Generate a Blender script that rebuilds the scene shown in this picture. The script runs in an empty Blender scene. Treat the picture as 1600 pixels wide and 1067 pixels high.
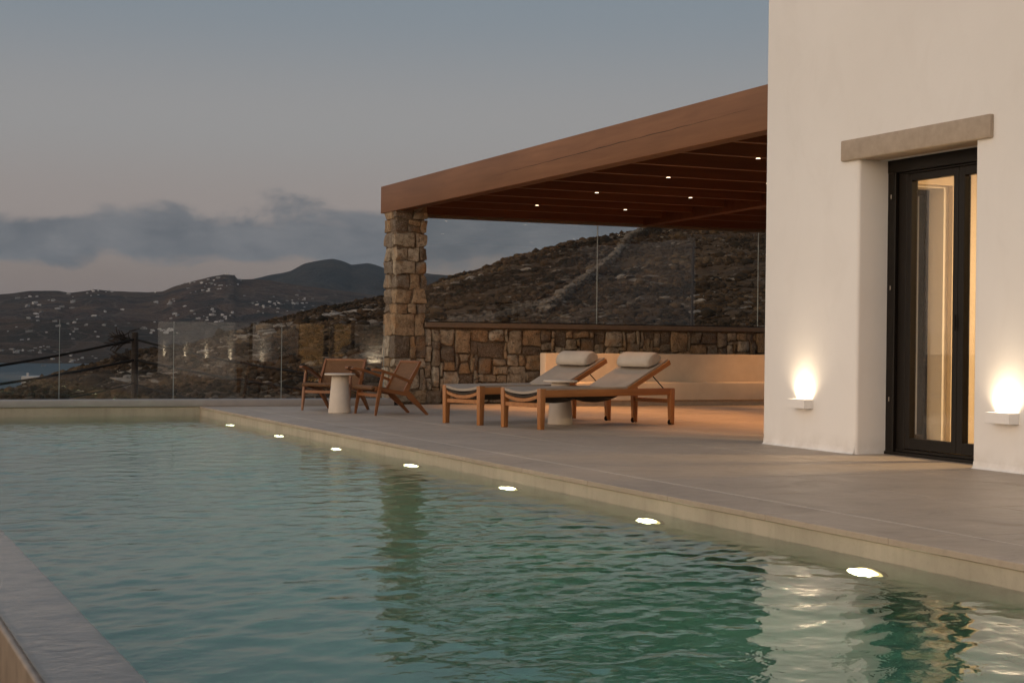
import bpy, bmesh, math, random
import numpy as np
from mathutils import Vector, Matrix, noise as mnoise

S = bpy.context.scene
C = S.collection
R = math.radians
rnd = random.Random(7)
nrg = np.random.default_rng(11)

# ------------------------------------------------------------------ camera, sky, sun, exposure
H = 0.87
cd = bpy.data.cameras.new('camera')
cam = bpy.data.objects.new('camera', cd)
C.objects.link(cam)
fw = Vector((0.402013, 0.915633, -0.000898)); rt = Vector((0.915575, -0.401976, 0.011684)); up = Vector((-0.010338, 0.005519, 0.999931))
m = Matrix((rt, up, -fw)).transposed().to_4x4()
m.translation = (0, 0, H)
cam.matrix_world = m
cd.sensor_width = 36.0
cd.lens = 2500 / 1600 * 36.0
cd.clip_start = 0.05
cd.clip_end = 60000
S.camera = cam

W = bpy.data.worlds.new('World'); S.world = W; W.use_nodes = True
wt = W.node_tree; wt.nodes.clear()

class NT:
    """tiny node-graph helper"""
    def __init__(s, tree): s.t = tree
    def n(s, typ, **kw):
        nd = s.t.nodes.new(typ)
        for k, v in kw.items(): setattr(nd, k, v)
        return nd
    def link(s, a, b): s.t.links.new(a, b)
    def put(s, sock, v):
        if v is None: return
        if hasattr(v, 'is_output'): s.link(v, sock)
        else: sock.default_value = v
    def math(s, op, a, b=None, c=None, clamp=False):
        nd = s.n('ShaderNodeMath', operation=op, use_clamp=clamp)
        s.put(nd.inputs[0], a); s.put(nd.inputs[1], b); s.put(nd.inputs[2], c)
        return nd.outputs[0]
    def mixc(s, f, a, b, mode='MIX'):
        nd = s.n('ShaderNodeMix', data_type='RGBA', blend_type=mode)
        s.put(nd.inputs[0], f)
        for i, v in ((6, a), (7, b)):
            if isinstance(v, (tuple, list)): v = tuple(v) + (1,) * (4 - len(v))
            s.put(nd.inputs[i], v)
        return nd.outputs[2]
    def ramp(s, f, stops, interp='LINEAR'):
        nd = s.n('ShaderNodeValToRGB'); cr = nd.color_ramp; cr.interpolation = interp
        while len(cr.elements) < len(stops): cr.elements.new(0.5)
        for e, (p, c) in zip(cr.elements, stops):
            e.position = p; e.color = tuple(c) + (1,) * (4 - len(c)) if isinstance(c, (tuple, list)) else (c, c, c, 1)
        s.put(nd.inputs[0], f)
        return nd.outputs[0]
    def noise(s, vec, scale, detail=4, rough=0.55, dist=0.0, out=0):
        nd = s.n('ShaderNodeTexNoise')
        s.put(nd.inputs['Vector'], vec); nd.inputs['Scale'].default_value = scale
        nd.inputs['Detail'].default_value = detail; nd.inputs['Roughness'].default_value = rough
        nd.inputs['Distortion'].default_value = dist
        return nd.outputs[out]
    def mapr(s, v, a, b, c, d, smooth=False):
        nd = s.n('ShaderNodeMapRange')
        if smooth: nd.interpolation_type = 'SMOOTHSTEP'
        s.put(nd.inputs[0], v)
        for i, x in enumerate((a, b, c, d)): s.put(nd.inputs[i + 1], x)
        return nd.outputs[0]
    def mapping(s, vec, scale=(1, 1, 1), rot=(0, 0, 0), loc=(0, 0, 0)):
        nd = s.n('ShaderNodeMapping'); s.put(nd.inputs[0], vec)
        nd.inputs['Scale'].default_value = scale; nd.inputs['Rotation'].default_value = rot; nd.inputs['Location'].default_value = loc
        return nd.outputs[0]

w = NT(wt)
tc = w.n('ShaderNodeTexCoord')
sx = w.n('ShaderNodeSeparateXYZ'); w.link(tc.outputs['Generated'], sx.inputs[0])
X, Y, Z = sx.outputs
el = w.math('ARCSINE', Z)
az = w.math('ARCTAN2', X, Y)
# dusk gradient by elevation (radians), horizon to zenith
el01 = w.math('DIVIDE', w.math('MAXIMUM', el, 0.0), 1.5708, clamp=True)
base = w.ramp(el01, [(0.0, (0.160, 0.142, 0.136)), (0.02, (0.195, 0.165, 0.157)), (0.05, (0.268, 0.233, 0.230)), (0.085, (0.270, 0.258, 0.262)),
                     (0.135, (0.200, 0.226, 0.256)), (0.24, (0.18, 0.222, 0.278)), (1.0, (0.30, 0.33, 0.40))], 'EASE')
# afterglow over the west (the sea side, where the sun went down)
wd = (-0.975, -0.22, 0.0)
dt = w.math('ADD', w.math('MULTIPLY', X, wd[0]), w.math('MULTIPLY', Y, wd[1]))
g1 = w.math('POWER', w.mapr(dt, -0.35, 1.0, 0.0, 1.0), 2.6)
ge = w.math('EXPONENT', w.math('MULTIPLY', w.math('MAXIMUM', el, 0.0), -2.2))
glow = w.math('MULTIPLY', g1, ge)
gcol = w.mixc(1.0, w.ramp(el01, [(0.0, (1.0, 0.70, 0.45)), (0.25, (0.97, 0.80, 0.61)), (0.7, (0.8, 0.8, 0.85))]), (1, 1, 1), 'MULTIPLY')
nsk = w.n('ShaderNodeTexSky', sky_type='NISHITA', sun_disc=False, sun_elevation=R(1.0), sun_rotation=R(180 + 68.8), altitude=50, air_density=1.0, dust_density=1.5, ozone_density=2.0)
vs = w.n('ShaderNodeVectorMath', operation='SCALE'); w.link(gcol, vs.inputs[0]); w.link(w.math('MULTIPLY', glow, 3.95), vs.inputs[3])
ns = w.n('ShaderNodeVectorMath', operation='SCALE'); w.link(nsk.outputs[0], ns.inputs[0]); ns.inputs[3].default_value = 0.05
ad = w.n('ShaderNodeVectorMath', operation='ADD'); w.link(vs.outputs[0], ad.inputs[0]); w.link(base, ad.inputs[1])
ad2 = w.n('ShaderNodeVectorMath', operation='ADD'); w.link(ad.outputs[0], ad2.inputs[0]); w.link(ns.outputs[0], ad2.inputs[1])
sky = ad2.outputs[0]
# a long bank of slate cloud low over the hills
cv = w.n('ShaderNodeCombineXYZ'); w.link(w.math('MULTIPLY', az, 9.0), cv.inputs[0]); w.link(w.math('MULTIPLY', el, 17.0), cv.inputs[1])
n1 = w.noise(cv.outputs[0], 1.9, 9, 0.6, 0.25)
n2 = w.noise(w.mapping(cv.outputs[0], (0.42, 0.1, 1), loc=(3.3, 1.7, 0)), 1.0, 2, 0.5)
n3 = w.noise(w.mapping(cv.outputs[0], (1.0, 1.2, 1), loc=(7.3, 2.2, 0)), 2.2, 6, 0.6, 0.3)
v0 = w.math('ADD', 0.0575, w.math('MULTIPLY', w.math('SUBTRACT', n2, 0.5), 0.010))
dd = w.math('DIVIDE', w.math('SUBTRACT', el, v0), 0.022)
up_ = w.math('MULTIPLY', w.math('MAXIMUM', dd, 0.0), w.mapr(az, 0.10, 0.23, 1.35, 0.78, True))
dn_ = w.math('MULTIPLY', w.math('MAXIMUM', w.math('MULTIPLY', dd, -1.0), 0.0), 1.35)
dist = w.math('ADD', up_, dn_)
dens = w.math('ADD', w.math('SUBTRACT', 1.02, dist), w.math('MULTIPLY', w.math('SUBTRACT', n1, 0.5), 2.35))
fade = w.mapr(w.math('ABSOLUTE', w.math('SUBTRACT', az, 0.30)), 0.34, 0.9, 0.0, 0.9)
mask = w.mapr(w.math('SUBTRACT', dens, fade), 0.0, 0.55, 0.0, 0.88, True)
ccol = w.mixc(w.mapr(n3, 0.35, 0.68, 0.0, 1.0), (0.100, 0.116, 0.136), (0.172, 0.180, 0.194))
sky = w.mixc(mask, sky, ccol)
# thin high veil for slow variation
bg = w.n('ShaderNodeBackground'); w.link(sky, bg.inputs[0]); bg.inputs[1].default_value = 1.0
ow = w.n('ShaderNodeOutputWorld'); w.link(bg.outputs[0], ow.inputs[0])

sl = bpy.data.lights.new('sun', 'SUN'); sl.energy = 0.25; sl.angle = R(30); sl.color = (1.0, 0.76, 0.54)
sun = bpy.data.objects.new('sun', sl); C.objects.link(sun)
sun.rotation_euler = Vector((0.93, 0.36, -0.12)).to_track_quat('-Z', 'Y').to_euler()

vw = S.view_settings
S.display_settings.display_device = 'sRGB'
vw.view_transform = 'Standard'; vw.look = 'None'; vw.gamma = 1.0; vw.use_curve_mapping = False
vw.exposure = 0.0
cy = S.cycles
S.render.engine = 'CYCLES'
cy.max_bounces = 12; cy.diffuse_bounces = 4; cy.glossy_bounces = 5; cy.transmission_bounces = 8; cy.transparent_max_bounces = 16; cy.volume_bounces = 1
cy.caustics_refractive = True; cy.caustics_reflective = False
cy.sample_clamp_indirect = 14.0; cy.blur_glossy = 0.6
cy.use_denoising = True

# ------------------------------------------------------------------ object helpers
def setp(o, label=None, cat=None, group=None, kind=None):
    if label: o['label'] = label
    if cat: o['category'] = cat
    if group: o['group'] = group
    if kind: o['kind'] = kind
    return o

def empty(name, loc=(0, 0, 0), rz=0.0, **kw):
    o = bpy.data.objects.new(name, None); C.objects.link(o)
    o.location = loc; o.rotation_euler = (0, 0, rz); o.empty_display_size = 0.1
    return setp(o, **kw)

def link(name, me, mat=None, parent=None, loc=None, **kw):
    o = bpy.data.objects.new(name, me); C.objects.link(o)
    if mat is not None and not me.materials: me.materials.append(mat)
    if parent: o.parent = parent
    if loc is not None: o.location = loc
    return setp(o, **kw)

def mesh_of(bm, name, smooth=False):
    me = bpy.data.meshes.new(name)
    bmesh.ops.recalc_face_normals(bm, faces=bm.faces)
    bm.to_mesh(me); bm.free()
    if smooth:
        for p in me.polygons: p.use_smooth = True
        if smooth is not True:
            me.set_sharp_from_angle(angle=R(smooth))
    return me

def raw_mesh(name, V, F, smooth=False):
    V = np.asarray(V, np.float32); F = np.asarray(F, np.int32)
    me = bpy.data.meshes.new(name)
    k = F.shape[1]
    me.vertices.add(len(V)); me.vertices.foreach_set('co', V.ravel())
    me.loops.add(F.size); me.loops.foreach_set('vertex_index', F.ravel())
    me.polygons.add(len(F)); me.polygons.foreach_set('loop_start', np.arange(0, F.size, k, dtype=np.int32))
    me.polygons.foreach_set('loop_total', np.full(len(F), k, np.int32))
    me.polygons.foreach_set('use_smooth', np.full(len(F), bool(smooth)))
    me.update(calc_edges=True)
    return me

def copy_tree(o, parent=None):
    c = o.copy(); C.objects.link(c)
    if parent: c.parent = parent
    for ch in list(o.children): copy_tree(ch, c)
    return c

def bx(bm, a, b, bev=0.0, seg=1):
    """axis box from corner a to corner b"""
    t = bmesh.new() if bev else bm
    vs = [t.verts.new((x, y, z)) for x in (a[0], b[0]) for y in (a[1], b[1]) for z in (a[2], b[2])]
    for f in ((0, 1, 3, 2), (4, 6, 7, 5), (0, 4, 5, 1), (2, 3, 7, 6), (0, 2, 6, 4), (1, 5, 7, 3)):
        t.faces.new([vs[i] for i in f])
    if bev:
        bmesh.ops.recalc_face_normals(t, faces=t.faces)
        bmesh.ops.bevel(t, geom=t.edges[:], offset=bev, segments=seg, profile=0.5, affect='EDGES')
        add_bm(bm, t)

def add_bm(bm, t, M=None):
    if M is not None: t.transform(M)
    mp = {v: bm.verts.new(v.co) for v in t.verts}
    for f in t.faces:
        try: bm.faces.new([mp[v] for v in f.verts]).smooth = f.smooth
        except ValueError: pass
    t.free()

def hexa(bm, P, bev=0.0):
    """box from 8 corners: bottom ring 0-3 then top ring 4-7"""
    t = bmesh.new()
    vs = [t.verts.new(p) for p in P]
    for f in ((3, 2, 1, 0), (4, 5, 6, 7), (0, 1, 5, 4), (1, 2, 6, 5), (2, 3, 7, 6), (3, 0, 4, 7)):
        t.faces.new([vs[i] for i in f])
    if bev:
        bmesh.ops.recalc_face_normals(t, faces=t.faces)
        bmesh.ops.bevel(t, geom=t.edges[:], offset=bev, segments=2, profile=0.5, affect='EDGES')
    add_bm(bm, t)

def bar(bm, p, q, wx, wz, w2=None, h2=None, bev=0.004, upv=(0, 0, 1)):
    """bar of rectangular section from p to q; may taper"""
    p = Vector(p); q = Vector(q); d = (q - p).normalized()
    s = d.cross(Vector(upv))
    if s.length < 1e-4: s = Vector((0, 1, 0))
    s.normalize(); u = s.cross(d).normalized()
    w2 = wx if w2 is None else w2; h2 = wz if h2 is None else h2
    P = []
    for c, a, b in ((p, wx, wz), (q, w2, h2)):
        for i, j in ((-1, -1), (1, -1), (1, 1), (-1, 1)): P.append(c + s * (i * a / 2) + u * (j * b / 2))
    hexa(bm, P, bev)

def tube(bm, pts, r, n=8, closed_ends=True):
    pts = [Vector(p) for p in pts]
    rs = r if isinstance(r, (list, tuple)) else [r] * len(pts)
    rings = []
    for i, p in enumerate(pts):
        d = (pts[min(i + 1, len(pts) - 1)] - pts[max(i - 1, 0)]).normalized()
        a = d.cross(Vector((0, 0, 1)))
        if a.length < 1e-3: a = d.cross(Vector((1, 0, 0)))
        a.normalize(); b = a.cross(d)
        rings.append([bm.verts.new(p + (a * math.cos(t) + b * math.sin(t)) * rs[i]) for t in [2 * math.pi * k / n for k in range(n)]])
    for A, B in zip(rings, rings[1:]):
        for k in range(n):
            bm.faces.new((A[k], A[(k + 1) % n], B[(k + 1) % n], B[k])).smooth = True
    if closed_ends:
        bm.faces.new(rings[0][::-1]); bm.faces.new(rings[-1])

def lathe(bm, prof, n=48):
    rings = [[bm.verts.new((r * math.cos(2 * math.pi * k / n), r * math.sin(2 * math.pi * k / n), z)) for k in range(n)] for r, z in prof]
    for A, B in zip(rings, rings[1:]):
        for k in range(n): bm.faces.new((A[k], A[(k + 1) % n], B[(k + 1) % n], B[k])).smooth = True
    bm.faces.new(rings[0][::-1]); bm.faces.new(rings[-1])

def BM(): return bmesh.new()

# ------------------------------------------------------------------ materials
def mat(name, build):
    M = bpy.data.materials.new(name); M.use_nodes = True
    t = M.node_tree; t.nodes.clear()
    g = NT(t); out = g.n('ShaderNodeOutputMaterial')
    build(g, out)
    return M

def principled(g, out, col, rough=0.6, spec=0.4, bump=None, bstr=0.3, bdist=0.01, metal=0.0, **kw):
    p = g.n('ShaderNodeBsdfPrincipled')
    if isinstance(col, (tuple, list)): col = tuple(col) + (1,) * (4 - len(col))
    g.put(p.inputs['Base Color'], col); g.put(p.inputs['Roughness'], rough)
    p.inputs['Specular IOR Level'].default_value = spec; p.inputs['Metallic'].default_value = metal
    for k, v in kw.items(): g.put(p.inputs[k], v)
    if bump is not None:
        b = g.n('ShaderNodeBump'); b.inputs['Strength'].default_value = bstr; b.inputs['Distance'].default_value = bdist
        g.link(bump, b.inputs['Height']); g.link(b.outputs[0], p.inputs['Normal'])
    g.link(p.outputs[0], out.inputs[0])
    return p

def obj_co(g): return g.n('ShaderNodeTexCoord').outputs['Object']
def wpos(g): return g.n('ShaderNodeNewGeometry').outputs['Position']

def simple(name, col, rough=0.6, spec=0.4, scale=20, var=0.12, bstr=0.15, bdist=0.003, metal=0.0):
    def b(g, out):
        co = obj_co(g); n = g.noise(co, scale, 5)
        c = g.mixc(g.mapr(n, 0.3, 0.7, 0, 1), tuple(x * (1 - var) for x in col), tuple(min(1, x * (1 + var)) for x in col))
        principled(g, out, c, rough, spec, n, bstr, bdist, metal)
    return mat(name, b)

def plaster_b(g, out):
    co = wpos(g)
    big = g.noise(co, 0.7, 4, 0.5); mid = g.noise(co, 5.0, 5, 0.6); fine = g.noise(co, 60.0, 4, 0.6)
    c = g.mixc(g.mapr(big, 0.3, 0.7, 0, 1), (0.75, 0.725, 0.69), (0.80, 0.78, 0.75))
    # faint weathering low on the wall
    sz = g.n('ShaderNodeSeparateXYZ'); g.link(co, sz.inputs[0])
    low = g.math('MULTIPLY', g.mapr(sz.outputs[2], 0.0, 0.16, 1.0, 0.0), g.mapr(mid, 0.4, 0.65, 0, 1))
    c = g.mixc(g.math('MULTIPLY', low, 0.4), c, (0.42, 0.36, 0.29))
    tw = g.noise(g.mapping(co, (1, 1, 0.55)), 2.6, 6, 0.62, 0.7)
    c = g.mixc(g.math('MULTIPLY', g.mapr(tw, 0.5, 0.72, 0, 1), 0.16), c, (0.60, 0.565, 0.52))
    h = g.math('ADD', g.math('MULTIPLY', mid, 1.0), g.math('MULTIPLY', fine, 0.25))
    principled(g, out, c, 0.85, 0.25, h, 0.11, 0.02)
PLASTER = mat('white_plaster', plaster_b)

def bench_b(g, out):
    co = wpos(g); mid = g.noise(co, 4.0, 5, 0.6)
    c = g.mixc(g.mapr(mid, 0.3, 0.7, 0, 1), (0.55, 0.465, 0.36), (0.63, 0.54, 0.425))
    principled(g, out, c, 0.85, 0.25, mid, 0.2, 0.01)
CREAM = mat('cream_plaster', bench_b)

def deck_b(g, out):
    co = wpos(g)
    oi = g.n('ShaderNodeObjectInfo')
    n = g.noise(co, 1.1, 5, 0.6, 0.4); f = g.noise(co, 34, 5, 0.65); st = g.noise(g.mapping(co, (3.5, 12, 3)), 1.4, 4, 0.55)
    c = g.mixc(g.mapr(n, 0.3, 0.7, 0, 1), (0.365, 0.290, 0.217), (0.45, 0.362, 0.275))
    c = g.mixc(g.math('MULTIPLY', g.mapr(st, 0.45, 0.75, 0, 1), 0.35), c, (0.32, 0.25, 0.187))
    c = g.mixc(g.math('MULTIPLY', oi.outputs['Random'], 0.22), c, (0.30, 0.24, 0.18))
    c = g.mixc(g.math('MULTIPLY', g.mapr(f, 0.5, 0.8, 0, 1), 0.3), c, (0.23, 0.19, 0.155))
    sp = g.noise(co, 2.7, 6, 0.7, 0.8)
    c = g.mixc(g.math('MULTIPLY', g.mapr(sp, 0.56, 0.64, 0, 1), 0.22), c, (0.22, 0.17, 0.125))
    c = g.mixc(g.math('MULTIPLY', g.mapr(sp, 0.34, 0.40, 1, 0), 0.18), c, (0.52, 0.43, 0.34))
    r = g.mapr(sp, 0.3, 0.7, 0.40, 0.66)
    principled(g, out, c, r, 0.42, f, 0.18, 0.003)
DECK = mat('deck_stone', deck_b)
GROUT = simple('light_grout', (0.54, 0.475, 0.40), 0.8, 0.2, 30)
DGROUT = simple('dark_grout', (0.10, 0.085, 0.07), 0.9, 0.2, 30)

def pool_b(g, out):
    co = wpos(g)
    n = g.noise(co, 1.6, 6, 0.6, 0.3); st = g.noise(g.mapping(co, (7, 7, 0.9)), 1.5, 5, 0.65); f = g.noise(co, 45, 4, 0.6)
    c = g.mixc(g.mapr(n, 0.3, 0.7, 0, 1), (0.36, 0.31, 0.235), (0.50, 0.435, 0.335))
    c = g.mixc(g.math('MULTIPLY', g.mapr(st, 0.48, 0.78, 0, 1), 0.45), c, (0.27, 0.228, 0.17))
    c = g.mixc(g.math('MULTIPLY', g.mapr(f, 0.55, 0.8, 0, 1), 0.22), c, (0.20, 0.17, 0.13))
    principled(g, out, c, 0.7, 0.35, g.math('ADD', n, g.math('MULTIPLY', f, 0.3)), 0.2, 0.006)
POOLP = mat('pool_plaster', pool_b)
KERB = simple('kerb_render', (0.40, 0.365, 0.335), 0.8, 0.3, 6, 0.07)
WET = simple('wet_overflow_wall', (0.235, 0.180, 0.130), 0.35, 0.5, 9, 0.2, 0.3, 0.006)
LINTEL = simple('lintel_concrete', (0.385, 0.315, 0.245), 0.85, 0.25, 14, 0.1, 0.25, 0.004)
BLACKM = simple('dark_bronze_aluminium', (0.009, 0.0065, 0.0045), 0.45, 0.22, 60, 0.1, 0.05, 0.001)
RUBBER = simple('black_rubber', (0.010, 0.010, 0.010), 0.8, 0.12)
STEEL = simple('brushed_steel', (0.30, 0.27, 0.24), 0.35, 0.5, 80, 0.1, 0.05, 0.001, 1.0)
CAPM = simple('cap_metal', (0.17, 0.125, 0.088), 0.5, 0.4, 25, 0.12)

def wood(name, c1, c2, scale=1.0, rough=0.5, axis=0, knots=0.25, coat=0.0):
    def b(g, out):
        co = obj_co(g)
        sc = [22.0, 22.0, 22.0]; sc[axis] = 1.3
        v = g.mapping(co, tuple(s * scale for s in sc))
        oi = g.n('ShaderNodeObjectInfo')
        av = g.n('ShaderNodeVectorMath', operation='ADD'); g.link(v, av.inputs[0]); g.link(oi.outputs['Random'], av.inputs[1])
        v = av.outputs[0]
        n = g.noise(v, 1.0, 6, 0.62, 0.6); big = g.noise(co, 1.3 * scale, 3)
        c = g.mixc(g.mapr(n, 0.3, 0.72, 0, 1), c1, c2)
        c = g.mixc(g.math('MULTIPLY', g.mapr(big, 0.35, 0.7, 0, 1), knots), c, tuple(x * 0.62 for x in c1))
        principled(g, out, c, rough, 0.4, n, 0.22, 0.0025)
    return mat(name, b)
TEAK = wood('teak', (0.27, 0.105, 0.032), (0.42, 0.185, 0.062), 1.0, 0.45, 0)
TEAKZ = wood('teak_upright', (0.27, 0.105, 0.032), (0.42, 0.185, 0.062), 1.0, 0.45, 2)
CHAIRW = wood('oiled_chair_wood', (0.17, 0.062, 0.022), (0.27, 0.108, 0.038), 1.3, 0.4, 0)
FASCIA = wood('fascia_timber', (0.168, 0.074, 0.034), (0.232, 0.107, 0.050), 0.5, 0.6, 1, 0.35)
JOIST = wood('joist_timber', (0.115, 0.041, 0.018), (0.175, 0.068, 0.029), 0.6, 0.55, 0, 0.3)
POSTW = wood('weathered_post', (0.016, 0.010, 0.007), (0.03, 0.019, 0.012), 1.0, 0.8, 2)

def stone_b(g, out):
    co = obj_co(g); oi = g.n('ShaderNodeObjectInfo')
    av = g.n('ShaderNodeVectorMath', operation='ADD'); g.link(wpos(g), av.inputs[0])
    sc_ = g.n('ShaderNodeVectorMath', operation='SCALE'); g.link(oi.outputs['Location'], sc_.inputs[0]); sc_.inputs[3].default_value = 0.0
    g.link(sc_.outputs[0], av.inputs[1])
    co = av.outputs[0]
    c = g.ramp(oi.outputs['Random'], [(0.0, (0.38, 0.315, 0.23)), (0.18, (0.27, 0.215, 0.16)), (0.34, (0.46, 0.395, 0.305)), (0.5, (0.35, 0.23, 0.13)),
                                      (0.63, (0.15, 0.118, 0.092)), (0.75, (0.36, 0.255, 0.155)), (0.88, (0.20, 0.165, 0.13)), (1.0, (0.31, 0.18, 0.09))], 'CONSTANT')
    n = g.noise(co, 13, 8, 0.7, 0.6); f = g.noise(co, 55, 6, 0.7); l = g.noise(co, 3.1, 3, 0.5)
    c = g.mixc(g.math('MULTIPLY', g.mapr(n, 0.42, 0.62, 0, 1), 0.78), c, (0.105, 0.07, 0.042))
    c = g.mixc(g.math('MULTIPLY', g.mapr(f, 0.50, 0.66, 0, 1), 0.6), c, (0.42, 0.36, 0.27))
    c = g.mixc(g.math('MULTIPLY', g.mapr(l, 0.56, 0.66, 0, 1), 0.45), c, (0.34, 0.185, 0.075))
    c = g.mixc(g.math('MULTIPLY', g.mapr(g.noise(co, 16, 4, 0.7), 0.60, 0.68, 0, 1), 0.8), c, (0.05, 0.042, 0.034))
    h = g.math('ADD', n, g.math('MULTIPLY', f, 0.5))
    principled(g, out, c, 0.9, 0.2, h, 0.9, 0.022)
STONE = mat('rubble_stone', stone_b)
MORTAR = simple('dark_mortar', (0.135, 0.10, 0.069), 0.95, 0.1, 40, 0.4, 0.8, 0.01)

def fabric_b(col):
    def b(g, out):
        co = obj_co(g)
        wv = g.math('MULTIPLY', g.math('SINE', g.math('MULTIPLY', g.n('ShaderNodeSeparateXYZ').outputs[0], 1.0)), 1.0)
        n = g.noise(co, 240, 2, 0.5); b2 = g.noise(co, 5, 4)
        c = g.mixc(g.mapr(b2, 0.3, 0.7, 0, 1), tuple(x * 0.9 for x in col), tuple(x * 1.08 for x in col))
        principled(g, out, c, 0.9, 0.15, n, 0.25, 0.002)
    return b
SLING = mat('taupe_sling_fabric', fabric_b((0.34, 0.29, 0.24)))
PILLOW = mat('pale_pillow_fabric', fabric_b((0.42, 0.37, 0.31)))
STRAP = mat('dark_strap', fabric_b((0.05, 0.04, 0.032)))
TABLE = simple('pale_cast_concrete', (0.56, 0.485, 0.40), 0.75, 0.3, 9, 0.06, 0.2, 0.003)

def weave_b(g, out):
    uv = g.n('ShaderNodeUVMap').outputs[0]
    ck = g.n('ShaderNodeTexChecker'); g.link(uv, ck.inputs[0]); ck.inputs['Scale'].default_value = 1.0
    sp = g.n('ShaderNodeSeparateXYZ'); g.link(uv, sp.inputs[0])
    a = g.math('ABSOLUTE', g.math('SINE', g.math('MULTIPLY', sp.outputs[0], math.pi)))
    b_ = g.math('ABSOLUTE', g.math('SINE', g.math('MULTIPLY', sp.outputs[1], math.pi)))
    h = g.n('ShaderNodeMix'); g.put(h.inputs[0], ck.outputs[1]); g.put(h.inputs[2], a); g.put(h.inputs[3], b_)
    n = g.noise(obj_co(g), 40, 3)
    c = g.mixc(g.mapr(h.outputs[0], 0.1, 0.85, 0, 1), (0.045, 0.022, 0.010), (0.225, 0.115, 0.052))
    c = g.mixc(g.math('MULTIPLY', g.mapr(n, 0.4, 0.7, 0, 1), 0.35), c, (0.14, 0.068, 0.03))
    principled(g, out, c, 0.7, 0.3, h.outputs[0], 0.9, 0.006)
WEAVE = mat('woven_cord', weave_b)

def glass_mix(name, tint=(0.96, 0.975, 0.965), ior=1.5, rough=0.0):
    def b(g, out):
        ge = g.n('ShaderNodeNewGeometry')
        i = g.mapr(ge.outputs['Backfacing'], 0, 1, ior, 1 / ior)
        fr = g.n('ShaderNodeFresnel'); g.link(i, fr.inputs[0])
        tr = g.n('ShaderNodeBsdfTransparent'); tr.inputs[0].default_value = tint + (1,)
        gl = g.n('ShaderNodeBsdfGlossy'); gl.inputs['Roughness'].default_value = rough
        mx = g.n('ShaderNodeMixShader'); g.link(fr.outputs[0], mx.inputs[0]); g.link(tr.outputs[0], mx.inputs[1]); g.link(gl.outputs[0], mx.inputs[2])
        g.link(mx.outputs[0], out.inputs[0])
    return mat(name, b)
GLASS = glass_mix('clear_glass', (0.965, 0.975, 0.97), 1.60)
DOORGLASS = glass_mix('door_glass', (0.93, 0.93, 0.91), 1.62)
EDGE = simple('glass_edge', (0.30, 0.33, 0.31), 0.15, 0.6)

def emit(name, col, st):
    def b(g, out):
        e = g.n('ShaderNodeEmission'); e.inputs[0].default_value = col + (1,); e.inputs[1].default_value = st
        g.link(e.outputs[0], out.inputs[0])
    return mat(name, b)
LAMP = emit('lamp_lens', (1.0, 0.80, 0.55), 9.0)
DOWN = emit('downlight_lens', (1.0, 0.74, 0.48), 7.0)
POOLLAMP = emit('pool_lamp_lens', (1.0, 0.70, 0.28), 1.9)
POOLCORE = emit('pool_lamp_core', (1.0, 0.88, 0.58), 22.0)
ROOMLAMP = emit('room_lamp_panel', (1.0, 0.66, 0.33), 4.0)
FARLAMP = emit('far_window_light', (1.0, 0.75, 0.45), 0.9)

# ------------------------------------------------------------------ hillside, sea, far land
NEAR = [(-3.2, 0.10), (-2.5, 0.06), (-1.9, -0.05), (-1.2, -0.06), (0.02, -0.052), (0.051, -0.0448), (0.1044, -0.0352), (0.1189, -0.0301), (0.1446, -0.0219), (0.1633, -0.0164), (0.1821, -0.0108), (0.2125, -0.0054), (0.2317, 0.0019), (0.2549, 0.0089), (0.2705, 0.0143), (0.2901, 0.0197), (0.3177, 0.0253), (0.3335, 0.0279), (0.3582, 0.033), (0.3749, 0.04), (0.3936, 0.0457), (0.4115, 0.0509), (0.437, 0.0568), (0.445, 0.0604), (0.4677, 0.0648), (0.4864, 0.069), (0.5006, 0.0716), (0.5323, 0.0746), (0.5909, 0.0754), (0.6859, 0.0691), (0.7936, 0.0605), (1.2, 0.06), (1.8, 0.08), (2.6, 0.11), (3.2, 0.10)]
NA = np.array(NEAR)
def lat(ix, iy, seed):
    h = (ix * 374761393 + iy * 668265263 + seed * 974634777) & 0x7fffffff
    h = ((h ^ (h >> 13)) * 1274126177) & 0x7fffffff
    return ((h ^ (h >> 16)) & 0xffff) / 65535.0
def vnoise(x, y, seed=0):
    ix = np.floor(x).astype(np.int64); iy = np.floor(y).astype(np.int64); fx = x - ix; fy = y - iy
    fx = fx * fx * (3 - 2 * fx); fy = fy * fy * (3 - 2 * fy)
    a = lat(ix, iy, seed); b = lat(ix + 1, iy, seed); c = lat(ix, iy + 1, seed); d = lat(ix + 1, iy + 1, seed)
    return (a * (1 - fx) + b * fx) * (1 - fy) + (c * (1 - fx) + d * fx) * fy - 0.5
def fbm(x, y, o=4, seed=0):
    s = 0; a = 1.0
    for k in range(o):
        s = s + a * vnoise(x * 2 ** k + 17.3 * k, y * 2 ** k - 9.1 * k, seed + k); a *= 0.5
    return s
T0, D0 = -0.112, 21.0
def Dr_of(a): return 215 + 60 * np.clip((a - 0.1) / 0.4, 0, 1) + 10 * np.sin(a * 17)
def tr_of(a): return np.interp(a, NA[:, 0], NA[:, 1])
def near_z(a, D, detail=True):
    a = np.asarray(a, float); D = np.asarray(D, float)
    Dr = Dr_of(a); tr = tr_of(a)
    u = np.clip((D - D0) / (Dr - D0), 0, 1)
    t = T0 + (tr - T0) * (1 - (1 - u) ** 1.9)
    z = H + np.minimum(D, Dr) * t
    z = np.where(D > Dr, z - (D - Dr) * 0.30 - ((D - Dr) / 60) ** 2, z)
    if detail:
        x = D * np.sin(a); y = D * np.cos(a)
        amp = np.clip((D - 19) / 30, 0.15, 1)
        z = z + amp * (0.85 * fbm(x / 19, y / 19, 4, 3) + 0.42 * fbm(x / 3.1, y / 3.1, 4, 9)) - 0.3 * amp
    return z
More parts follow.
